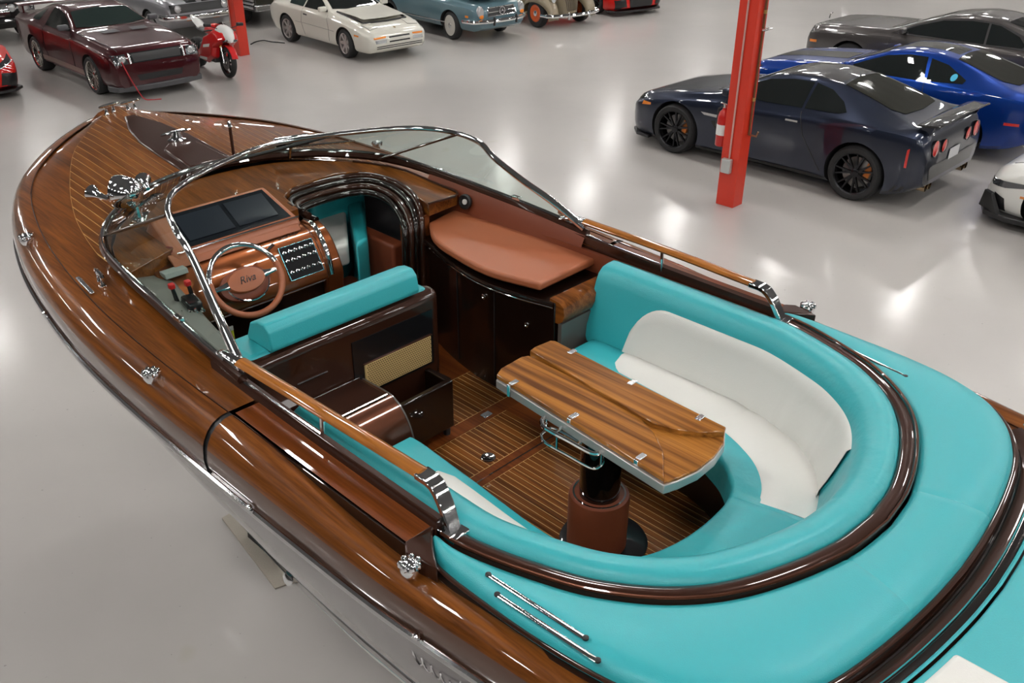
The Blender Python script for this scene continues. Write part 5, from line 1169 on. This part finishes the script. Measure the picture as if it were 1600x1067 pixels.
bump = [(1.75, -.92, .50), (2.05, -.84, .50), (2.20, -.5, .50), (2.24, 0, .50), (2.20, .5, .50), (2.05, .84, .50), (1.75, .92, .50)]
bo = MB().tube(spline(bump, 40), .045, 8, flat=1.1, up=(0, 0, 1)).build('front_bumper', chrome, sl_.root)
for y in (.36, -.36): MB().obox((2.25, y, .50), (.025, 0, 0), (0, .025, 0), (0, 0, .10)).build('overrider', trimb, bo, bevel=.015)
sl_.line('side_trim', [(1.0, .40), (-1.0, .40)], 'y', 1, chrome, .014, .008, both=True); 
hl_ = sl_.patch('hood_lid', [(1.86, .56), (1.90, 0), (1.86, -.50), (.70, -.58), (.66, 0), (.70, .58)], 'z', 1, slp, .03)
for v in hl_.data.vertices: v.co.z += .14*max(0, min(1, (v.co.x-.66)/1.2))
sl_.patch('side_window', [(.36, .92), (.08, 1.12), (-.2, 1.19), (-.7, 1.19), (-.95, 1.0), (-.8, .91)], 'y', 1, winm, both=True); sl_.patch('windshield', [(.38, .62), (.42, 0), (.38, -.62), (.0, -.55), (-.04, 0), (.0, .55)], 'z', 1, winm); sl_.patch('side_marker', [(1.86, .58), (1.76, .58), (1.76, .63), (1.86, .63)], 'y', 1, amber, both=True)
# ---- beige hot rod
S_ro = dict(top=[(1.95, .62), (1.93, .90), (1.75, 1.02), (1.2, 1.10), (.55, 1.14), (.45, 1.16), (.25, 1.42), (.0, 1.52), (-.5, 1.56), (-1.0, 1.48), (-1.5, 1.20), (-1.9, .85), (-2.0, .6)],
    belt=[(1.95, .50), (1.9, .66), (1.5, .80), (.5, .92), (-.5, .95), (-1.4, .88), (-2.0, .5)],
    wid=[(1.95, .10), (1.9, .22), (1.7, .32), (1.2, .44), (.5, .62), (-.2, .72), (-1.0, .72), (-1.6, .62), (-2.0, .4)],
    roofw=[(1.95, .06), (1.8, .16), (1.2, .30), (.5, .52), (.1, .56), (-.8, .55), (-1.4, .48), (-2.0, .3)],
    bot=[(1.95, .34), (1.7, .28), (-1.6, .26), (-2.0, .36)], ax=(1.42, -1.42), track=.70, arch=.0, archz=.34)
S_ro['arch'] = .30
rop = paint('khaki beige', (.26, .215, .145), .1, .3)
ro = Car('hot_rod', 'khaki beige hot rod with round fenders and orange steel wheels', place((835, 43), HL-.12, S_ro, -1, .95), HL-.12, S_ro, rop, .95)
ro.wheels('rod')
for sg in (1, -1):
    for xa, ln in ((1.42, 1.), (-1.42, 1.0)):
        rows = []
        for k in range(15):
            a = radians(-8+(196)*k/14); r = .47
            cx, cz = xa+r*cos(a)*1.22, .30+r*sin(a)*1.02
            half_ = .21-.05*abs(cos(a))**3
            rows.append([(cx-(.05 if j in (0, 6) else 0)*cos(a)*1.2, sg*(.62+half_*(-1+2*j/6)), cz-(.17*((j-3)/3)**4 if True else 0)*max(.2, sin(a) if sin(a) > 0 else .2)) for j in range(7)])
        MB().grid(rows).build('fender', rop, ro.root, 60, solid=.02)
    p = np.array([1.82, sg*.56, .72])
    l = MB().loft([[p+np.array([h, .10*k*cos(a), .135*k*sin(a)]) for a in np.linspace(0, 2*pi, 20, endpoint=False)] for k, h in ((.4, -.35), (1, -.12), (1, .0), (.85, .03), (.1, .045))]).build('headlamp', [rop], ro.root)
    MB().loft([[p+np.array([h+.012, .085*k*cos(a), .118*k*sin(a)]) for a in np.linspace(0, 2*pi, 20, endpoint=False)] for k, h in ((1, 0), (.85, .035), (.1, .05))]).build('lamp_lens', lampg, l)
ro.patch('grille', [(-.16, .40), (.16, .40), (.24, .86), (-.24, .86)], 'x', 1, mat('brown grille', (.10, .075, .05), .4)); 
for y in np.linspace(-.14, .14, 8): ro.line('grille_bar', [(y, .42), (y*1.4, .84)], 'x', 1, mat('grille bars', (.24, .20, .14), .35, .3), .007, .01)
rb = MB().tube(spline([(1.75, -.88, .34), (2.02, -.80, .34), (2.16, -.4, .34), (2.20, 0, .34), (2.16, .4, .34), (2.02, .80, .34), (1.75, .88, .34)], 36), .040, 8, flat=1.1, up=(0, 0, 1)).build('front_bumper', chrome, ro.root)
for y in (.34, -.34): MB().obox((2.20, y, .33), (.025, 0, 0), (0, .025, 0), (0, 0, .09)).build('overrider', chrome, rb, bevel=.015)
ro.patch('side_window', [(.36, 1.12), (.2, 1.34), (-.3, 1.42), (-.6, 1.40), (-.6, 1.08)], 'y', 1, winm, both=True); ro.patch('windshield', [(-.5, 1.2), (.5, 1.2), (.46, 1.44), (-.46, 1.44)], 'x', 1, winm); MB().box(-1.0, 1.0, -.80, .80, .24, .32).build('running_board', rop, ro.root, bevel=.02)
# ---- simpler neighbours at the edges of the view
def sport(name, label, pos, heading, colm, scale=.95, key='dark', eyes=True):
    S = dict(top=[(2.2, .45), (2.16, .58), (1.9, .68), (1.3, .82), (.8, .90), (.3, 1.10), (-.1, 1.20), (-.5, 1.22), (-1.0, 1.12), (-1.6, .98), (-2.1, .93), (-2.2, .8)], belt=[(2.2, .40), (2.1, .52), (1.7, .64), (1.3, .76), (.5, .80), (-.5, .84), (-1.3, .9), (-2.2, .7)],
        wid=[(2.2, .66), (2.14, .80), (1.9, .90), (1.3, .96), (.4, .92), (-.5, .93), (-1.3, .97), (-2.0, .9), (-2.2, .8)], roofw=[(2.2, .55), (1.9, .70), (1.0, .76), (.4, .62), (-.2, .54), (-.9, .54), (-1.5, .62), (-2.2, .68)], bot=[(2.2, .22), (2.0, .13), (-2.0, .16), (-2.2, .3)], ax=(1.30, -1.30), track=.82, arch=.39, archz=.345)
    c = Car(name, label, pos, heading, S, colm, scale); c.wheels(key)
    c.patch('windshield', [(.78, .64), (.84, 0), (.78, -.64), (.12, -.5), (.06, 0), (.12, .5)], 'z', 1, winm); c.patch('side_window', [(.62, .90), (.3, 1.03), (-.1, 1.12), (-.5, 1.13), (-.95, .99), (-.8, .90)], 'y', 1, winm, both=True)
    c.patch('headlamp', [(.52, .52), (.84, .60), (.86, .68), (.58, .60)], 'x', 1, lampd, .008, both=True)
    c.patch('side_intake', [(.50, .20), (.80, .18), (.84, .42), (.56, .46)], 'x', 1, trimb, .008, both=True); c.patch('grille', [(-.40, .20), (.40, .20), (.44, .46), (-.44, .46)], 'x', 1, trimb, .008)
    c.patch('lamp_frame', [(.50, .505), (.86, .59), (.86, .605), (.52, .522)], 'x', 1, steel, .012, both=True)
    MB().prism([(1.95, .92), (2.18, .74), (2.26, 0), (2.18, -.74), (1.95, -.92), (1.8, -.88), (1.8, .88)], .10, .15).build('splitter', trimb, c.root, 40, .01); c.mirror(.5, .95, colm)
    return c
redc = paint('bright red paint', (.60, .012, .008))
r8 = np.array(G(40, 146)); h_ = np.array([cos(HL), sin(HL)]); lf = np.array([-h_[1], h_[0]])
r8p = r8-h_*2.05*.95-lf*.80*.95
sport('red_supercar', 'bright red supercar nose with slim smoked headlamps beside the maroon car', tuple(r8p), HL-.06, redc, .95)
fp = np.array(G(1010, 22)); sport('red_mid_engine_car', 'bright red low car with wide black mouth beyond the hot rod', tuple(fp-h_*2.1+lf*.1), HL-.15, redc, .95)
sport('distant_black_car', 'black car parked far off beyond the red steel column', G(1315, -28), HR, paint('black car paint', (.008, .008, .009)), .95)
sport('distant_red_car', 'red car parked far off beyond the grey luxury coupe', off_from(gp, HR, -1.2, -9.3), HR, redc, .98)
# ---- silver striped fastback behind the maroon car
S_sh = dict(top=[(2.38, .70), (2.36, .88), (2.1, .95), (1.4, 1.0), (.7, 1.03), (.6, 1.04), (.2, 1.22), (-.1, 1.32), (-.5, 1.35), (-1.0, 1.28), (-1.8, 1.0), (-2.2, .95), (-2.3, .8)], belt=[(2.38, .62), (2.34, .82), (1.9, .88), (1.36, .90), (0, .92), (-1.36, .93), (-2.3, .7)],
    wid=[(2.38, .80), (2.3, .86), (1.9, .89), (1.36, .90), (0, .90), (-1.36, .91), (-2.0, .87), (-2.3, .8)], roofw=[(2.38, .70), (1.9, .78), (.7, .78), (.1, .62), (-.6, .58), (-1.4, .6), (-2.3, .68)], bot=[(2.38, .46), (2.2, .30), (-2.0, .28), (-2.3, .4)], ax=(1.38, -1.36), track=.76, arch=.37, archz=.33)
shp = paint('silver grey paint', (.30, .30, .32), .5, .3)
sg_ = np.array(G(320, 62)); sh = Car('striped_fastback', 'silver grey vintage fastback with black hood stripes and round lamps', tuple(sg_-h_*2.3*.93+lf*-.0), HL, S_sh, shp, .93)
sh.wheels('plain')
for y0, y1 in ((.06, .34), (-.34, -.06)): sh.patch('hood_stripe', [(2.30, y0), (2.30, y1), (.74, y1), (.74, y0)], 'z', 1, blackg, .004)
sh.patch('grille', [(-.78, .68), (.78, .68), (.76, .86), (-.76, .86)], 'x', 1, trimb, .006)
for y in (.60, -.60): sh.round_lamp('headlamp', y, .77, .085, 1, lampg, chrome, .05)
shb = MB().tube(spline([(2.1, -.93, .58), (2.36, -.86, .58), (2.46, -.4, .58), (2.48, 0, .58), (2.46, .4, .58), (2.36, .86, .58), (2.1, .93, .58)], 36), .05, 8, flat=1.3, up=(0, 0, 1)).build('front_bumper', chrome, sh.root)
sh.patch('valance', [(-.7, .48), (.7, .48), (.72, .55), (-.72, .55)], 'x', 1, shp, .01); sh.patch('fog_lamp', [(.25, .49), (.42, .49), (.42, .55), (.25, .55)], 'x', 1, amber, .015, both=True)
sh.patch('windshield', [(.58, .68), (.64, 0), (.58, -.68), (.04, -.55), (0, 0), (.04, .55)], 'z', 1, winm); sh.patch('side_window', [(.44, .98), (.1, 1.18), (-.5, 1.27), (-.8, 1.22), (-.7, .97)], 'y', 1, winm, both=True)
# ---- black vintage sedan behind the red supercar
bk = paint('vintage black', (.006, .006, .007)); bp_ = np.array(G(34, 66))
S_bk = dict(S_sh); bkc = Car('black_sedan', 'black vintage sedan with round lamps behind the bright red supercar', tuple(bp_-h_*2.35*.95-lf*.35), HL, S_bk, bk, .95)
bkc.wheels('plain')
for y in (.60, -.60, .32, -.32): bkc.round_lamp('headlamp', y, .77, .085, 1, lampg, chrome, .05)
MB().tube(spline([(2.1, -.93, .52), (2.36, -.86, .52), (2.48, 0, .52), (2.36, .86, .52), (2.1, .93, .52)], 36), .045, 8, up=(0, 0, 1)).build('front_bumper', blackg, bkc.root)
bkc.patch('windshield', [(.58, .68), (.64, 0), (.58, -.68), (.04, -.55), (0, 0), (.04, .55)], 'z', 1, winm); bkc.patch('side_window', [(.44, .98), (.1, 1.18), (-.5, 1.27), (-.8, 1.22), (-.7, .97)], 'y', 1, winm, both=True); bkc.patch('grille', [(-.26, .60), (.26, .60), (.26, .86), (-.26, .86)], 'x', 1, chrome)
bkd = Car('black_fastback', 'black low car half hidden behind the maroon car roof', tuple(np.array(G(90, 12))+lf*2.2-h_*1.6), HL, S_bk, bk, .93)
bkd.wheels('plain'); bkd.patch('windshield', [(.58, .68), (.64, 0), (.58, -.68), (.04, -.55), (0, 0), (.04, .55)], 'z', 1, winm)
for y in (.60, -.60): bkd.round_lamp('headlamp', y, .77, .085, 1, lampg, chrome, .05)
# ---- ribbed silver van
vn = thing('vintage_van', 'dark vintage van with ribbed silver side behind the red column', 'van', (*G(412, 44), 0), HL)
MB().box(-4.2, -.02, -.15, 1.75, .36, 2.3).build('body', paint('van dark green', (.018, .018, .012)), vn, 40, .06, 3)
for k in range(9): MB().tube([(-1.6, -.16, .46+k*.085), (-.05, -.16, .46+k*.085)], .034, 8).build('side_rib', steel, vn)
MB().obox((.03, .8, .46), (.05, 0, 0), (0, .98, 0), (0, 0, .07)).build('front_bumper', steel, vn, bevel=.02); MB().obox((.01, .12, .78), (.03, 0, 0), (0, .05, 0), (0, 0, .04)).build('indicator', amber, vn, bevel=.01)
for x in (-.9, -3.3):
    for y in (-.02, 1.6): MB().lathe([(.20, -.1), (.34, -.1), (.36, 0), (.34, .1), (.20, .1)], 24, (x, y, .36), (0, 1, 0)).build('wheel', tyre_m, vn)
# ------------------------------------------------------------------ motorcycle
bF, bR = np.array(G(357, 121)), np.array(G(313, 104)); bh = atan2(*(bF-bR)[::-1]); bs = np.linalg.norm(bF-bR)/1.43
mcy = thing('motorcycle', 'red and white fully faired sport motorcycle in front of the striped fastback', 'motorcycle', (*((bF+bR)/2), 0), bh, scale=max(.9, min(1.05, bs)))
mcy.rotation_euler = (radians(-5), 0, bh)
mred = paint('racing red', (.62, .010, .012)); mwh = paint('bike white', (.72, .72, .70)); gold = mat('gold fork', (.62, .40, .05), .25, .9)
for x in (.715, -.715):
    tw_ = .06 if x > 0 else .095
    wq = MB().lathe([(.23, -tw_*.8), (.27, -tw_), (.30, -tw_*.7), (.315, 0), (.30, tw_*.7), (.27, tw_), (.23, tw_*.8)], 32, (x, 0, .315), (0, 1, 0), closed=True).build('wheel', tyre_m, mcy)
    MB().lathe([(.235, -.03), (.215, -.02), (.215, .02), (.235, .03)], 32, (x, 0, .315), (0, 1, 0), closed=True).build('rim', alloy_d, wq)
    for k in range(5): 
        a = 2*pi*k/5; MB().tube([(x+.03*cos(a), 0, .315+.03*sin(a)), (x+.22*cos(a+.2), 0, .315+.22*sin(a+.2))], [.03, .014], 6).build('spoke', alloy_d, wq)
    for sg in (-1, 1): MB().lathe([(.06, 0), (.15, 0), (.15, .006), (.06, .006)], 28, (x, sg*.06, .315), (0, 1, 0), closed=True).build('brake_disc', disc_m, wq)
for sg in (-1, 1):
    MB().tube([(.715, sg*.095, .30), (.60, sg*.095, .62)], [.024, .022], 8).build('fork_slider', steel, mcy); MB().tube([(.60, sg*.095, .60), (.47, sg*.095, .94)], .028, 8).build('fork_leg', gold, mcy)
    MB().tube([(.50, sg*.10, .93), (.44, sg*.26, .93), (.40, sg*.36, .91)], .015, 8).build('handlebar', blackp, mcy)
    q = MB().obox((.60, sg*.36, 1.06), (.03, 0, 0), (0, .08, 0), (0, 0, .035)).build('rear_view_mirror', blackp, mcy, bevel=.02); MB().tube([(.60, sg*.14, .98), (.60, sg*.36, 1.05)], .008, 6).build('mirror_arm', blackp, q)
MB().loft([[(.90+.10*cos(a), y, .36+.30*sin(a)) if False else (.715+.345*cos(a), y*(1 if 20 < k*8 < 150 else .9), .315+.345*sin(a)) for k, a in enumerate(np.linspace(radians(20), radians(150), 14))] for y in (-.075, -.04, .04, .075)], False, False).build('front_mudguard', mred, mcy, 50, solid=.008)
side = [(.78, .92), (.86, .80), (.70, .70), (.52, .60), (.46, .38), (.10, .22), (-.30, .24), (-.34, .36), (-.10, .56), (.05, .78), (.30, .86), (.52, .98)]
def blade(poly, y0, y1, nm, m, bev=.02):
    P = [np.array(p) for p in poly]; c = np.mean(P, 0)
    return MB().loft([[(p[0], y0, p[1]) for p in P], [(p[0], (y0+y1)/2, p[1]) for p in P], [(c[0]+(p[0]-c[0])*.82, y1, c[1]+(p[1]-c[1])*.82) for p in P]]).build(nm, m, mcy, 40, bev)
for sg in (-1, 1):
    f_ = blade(side, sg*.06, sg*.24, 'side_fairing', mred)
    MB().hexa([(.40, sg*.243, .66), (.10, sg*.243, .60), (.08, sg*.243, .54), (.36, sg*.243, .59)], [(.40, sg*.249, .66), (.10, sg*.249, .60), (.08, sg*.249, .54), (.36, sg*.249, .59)]).build('fairing_stripe', mwh, f_)
    MB().hexa([(.25, sg*.243, .36), (-.10, sg*.243, .34), (-.10, sg*.243, .29), (.22, sg*.243, .30)], [(.25, sg*.249, .36), (-.10, sg*.249, .34), (-.10, sg*.249, .29), (.22, sg*.249, .30)]).build('lower_stripe', mwh, f_)
nose = MB().loft([[(.55, .19*cos(a), .90+.16*sin(a)) for a in np.linspace(0, 2*pi, 18, endpoint=False)], [(.72, .17*cos(a), .88+.15*sin(a)) for a in np.linspace(0, 2*pi, 18, endpoint=False)], [(.86, .10*cos(a), .82+.10*sin(a)) for a in np.linspace(0, 2*pi, 18, endpoint=False)], [(.92, .03*cos(a), .78+.04*sin(a)) for a in np.linspace(0, 2*pi, 18, endpoint=False)]]).build('nose_fairing', mwh, mcy, 50)
for sg in (-1, 1): MB().obox((.84, sg*.10, .76), (.05, 0, .02), (-.01, .05, 0), (0, 0, .02)).build('headlamp', lampd, nose, bevel=.01)
MB().loft([[(.50-.02*k, y, 1.02+.08*(1-abs(y)/.16)+k*.0) if k == 1 else (.74, y*.9, .98-.03*abs(y)/.16) for y in np.linspace(-.15, .15, 9)] for k in (0, 1)], False, False).build('windscreen', glassmat('smoke screen', (.35, .35, .36)), mcy)
MB().loft([[(x, w_*cos(a), z+h*sin(a)) for a in np.linspace(0, 2*pi, 16, endpoint=False)] for x, w_, z, h in ((.42, .08, .92, .06), (.30, .16, .92, .12), (.05, .17, .90, .12), (-.15, .10, .84, .07))]).build('fuel_tank', mred, mcy, 50)
MB().loft([[(x, w_*cos(a), z+h*sin(a)) for a in np.linspace(0, 2*pi, 12, endpoint=False)] for x, w_, z, h in ((-.12, .11, .82, .04), (-.40, .13, .84, .04), (-.55, .10, .90, .04))]).build('seat', blackp, mcy, 50)
MB().loft([[(x, w_*cos(a), z+h*sin(a)) for a in np.linspace(0, 2*pi, 12, endpoint=False)] for x, w_, z, h in ((-.40, .11, .86, .05), (-.65, .11, .96, .05), (-.92, .04, 1.04, .03))]).build('tail_fairing', mwh, mcy, 50)
MB().box(-.30, .40, -.16, .16, .26, .60).build('engine', mat('engine grey', (.09, .09, .09), .4, .7), mcy, 40, .04); MB().box(.40, .46, -.17, .17, .38, .72).build('radiator', blackp, mcy, 40, .01)
for sg in (-1, 1): MB().tube([(-.10, sg*.10, .40), (-.715, sg*.12, .315)], [.05, .03], 8, flat=1.4).build('swingarm', blackp, mcy)
MB().tube([(-.05, .16, .24), (-.10, .34, .03)], .012, 6).build('side_stand', steel, mcy)
# ------------------------------------------------------------------ columns, extinguishers, loose cable
redcol = mat('red column paint', (.60, .030, .009), .45, coat=.35, coat_rough=.25)
pipem = mat('copper pipe', (.24, .12, .06), .35, .8); galv = mat('galvanised box', (.55, .56, .55), .35, .6)
ca = radians(45.8)
def column(label, near_px, w_, d_):
    g = np.array(G(*near_px)); f = np.array([cos(ca+pi), sin(ca+pi)])
    o = thing('steel_column', label, 'column', (*g, 0), ca+pi/4*0)
    return o
# column local axes: x along 45.8 deg (away right), y along 135.8 deg (away left); near corner at origin
c1 = column('tall red steel column beside the slate blue coupe with conduit box', (1144.5, 325.5), .2, .2)
MB().box(0, .22, 0, .25, 0, HALL_H+.5).build('shaft', redcol, c1, 0, .006)
MB().tube([(-.015, .125, .62), (-.015, .125, HALL_H+.4)], .012, 8).build('conduit', mat('pink conduit', (.62, .36, .32), .4, .3), c1)
MB().box(-.07, 0, .075, .205, .44, .62).build('junction_box', galv, c1, 40, .012)
MB().tube([(.13, -.02, .92), (.13, -.02, HALL_H+.4)], .014, 8).build('air_pipe', pipem, c1)
for z in (1.35, 2.35, 3.4): MB().lathe([(.022, -.02), (.022, .02)], 10, (.13, -.02, z)).build('pipe_joint', mat('brass', (.6, .42, .16), .3, .9), c1)
MB().tube([(.13, -.02, 2.15), (.13, -.09, 2.17), (.15, -.13, 2.18)], [.02, .014, .008], 8).build('air_valve', steel, c1)
MB().tube([(.13, -.02, .92), (.13, -.12, .92), (.13, -.14, .98)], .012, 8).build('pipe_end', pipem, c1)
c2 = column('red steel column standing behind the sport motorcycle', (376, 88), .2, .2)
MB().box(0, .22, 0, .25, 0, HALL_H+.5).build('shaft', redcol, c2, 0, .006)
MB().tube([(-.015, .20, .5), (-.015, .20, HALL_H+.4)], .012, 8).build('conduit', mat('pink conduit', (.62, .36, .32), .4, .3), c2)
extm = paint('extinguisher red', (.50, .015, .012))
def extinguisher(label, col, lx, ly, z):
    M_ = Matrix.Translation(col.location) @ Matrix.Rotation(ca, 4, 'Z'); p = M_ @ Vector((lx, ly, z))
    e = thing('fire_extinguisher', label, 'extinguisher', p, ca)
    MB().lathe([(.0, 0), (.07, 0), (.078, .012), (.078, .36), (.06, .42), (.028, .45), (.028, .47)], 20).build('cylinder', extm, e)
    MB().lathe([(.022, .46), (.022, .51), (.012, .52)], 12).build('valve', steel, e)
    MB().tube([(-.02, 0, .52), (-.10, .0, .55)], .010, 6).build('lever', steel, e); MB().tube([(.0, .02, .49), (.02, .10, .44), (.02, .11, .22)], .011, 6).build('hose', blackp, e)
    MB().lathe([(.0792, .14), (.0792, .27)], 20).build('label_band', whitep, e)
    return e
extinguisher('small red fire extinguisher hung on the column by the slate blue coupe', c1, .10, .335, .72)
extinguisher('red fire extinguisher with white label hung on the column behind the motorcycle', c2, .12, -.085, 1.15)
cb = MB().tube(spline([(*G(392, 70), .012), (*G(400, 66), .012), (*G(412, 64), .012), (*G(424, 66), .012), (*G(445, 68), .012)], 24), .012, 6).build('floor_cable', rubber, None); tag(cb, 'black power cable lying on the floor beside the ivory coupe', 'cable')
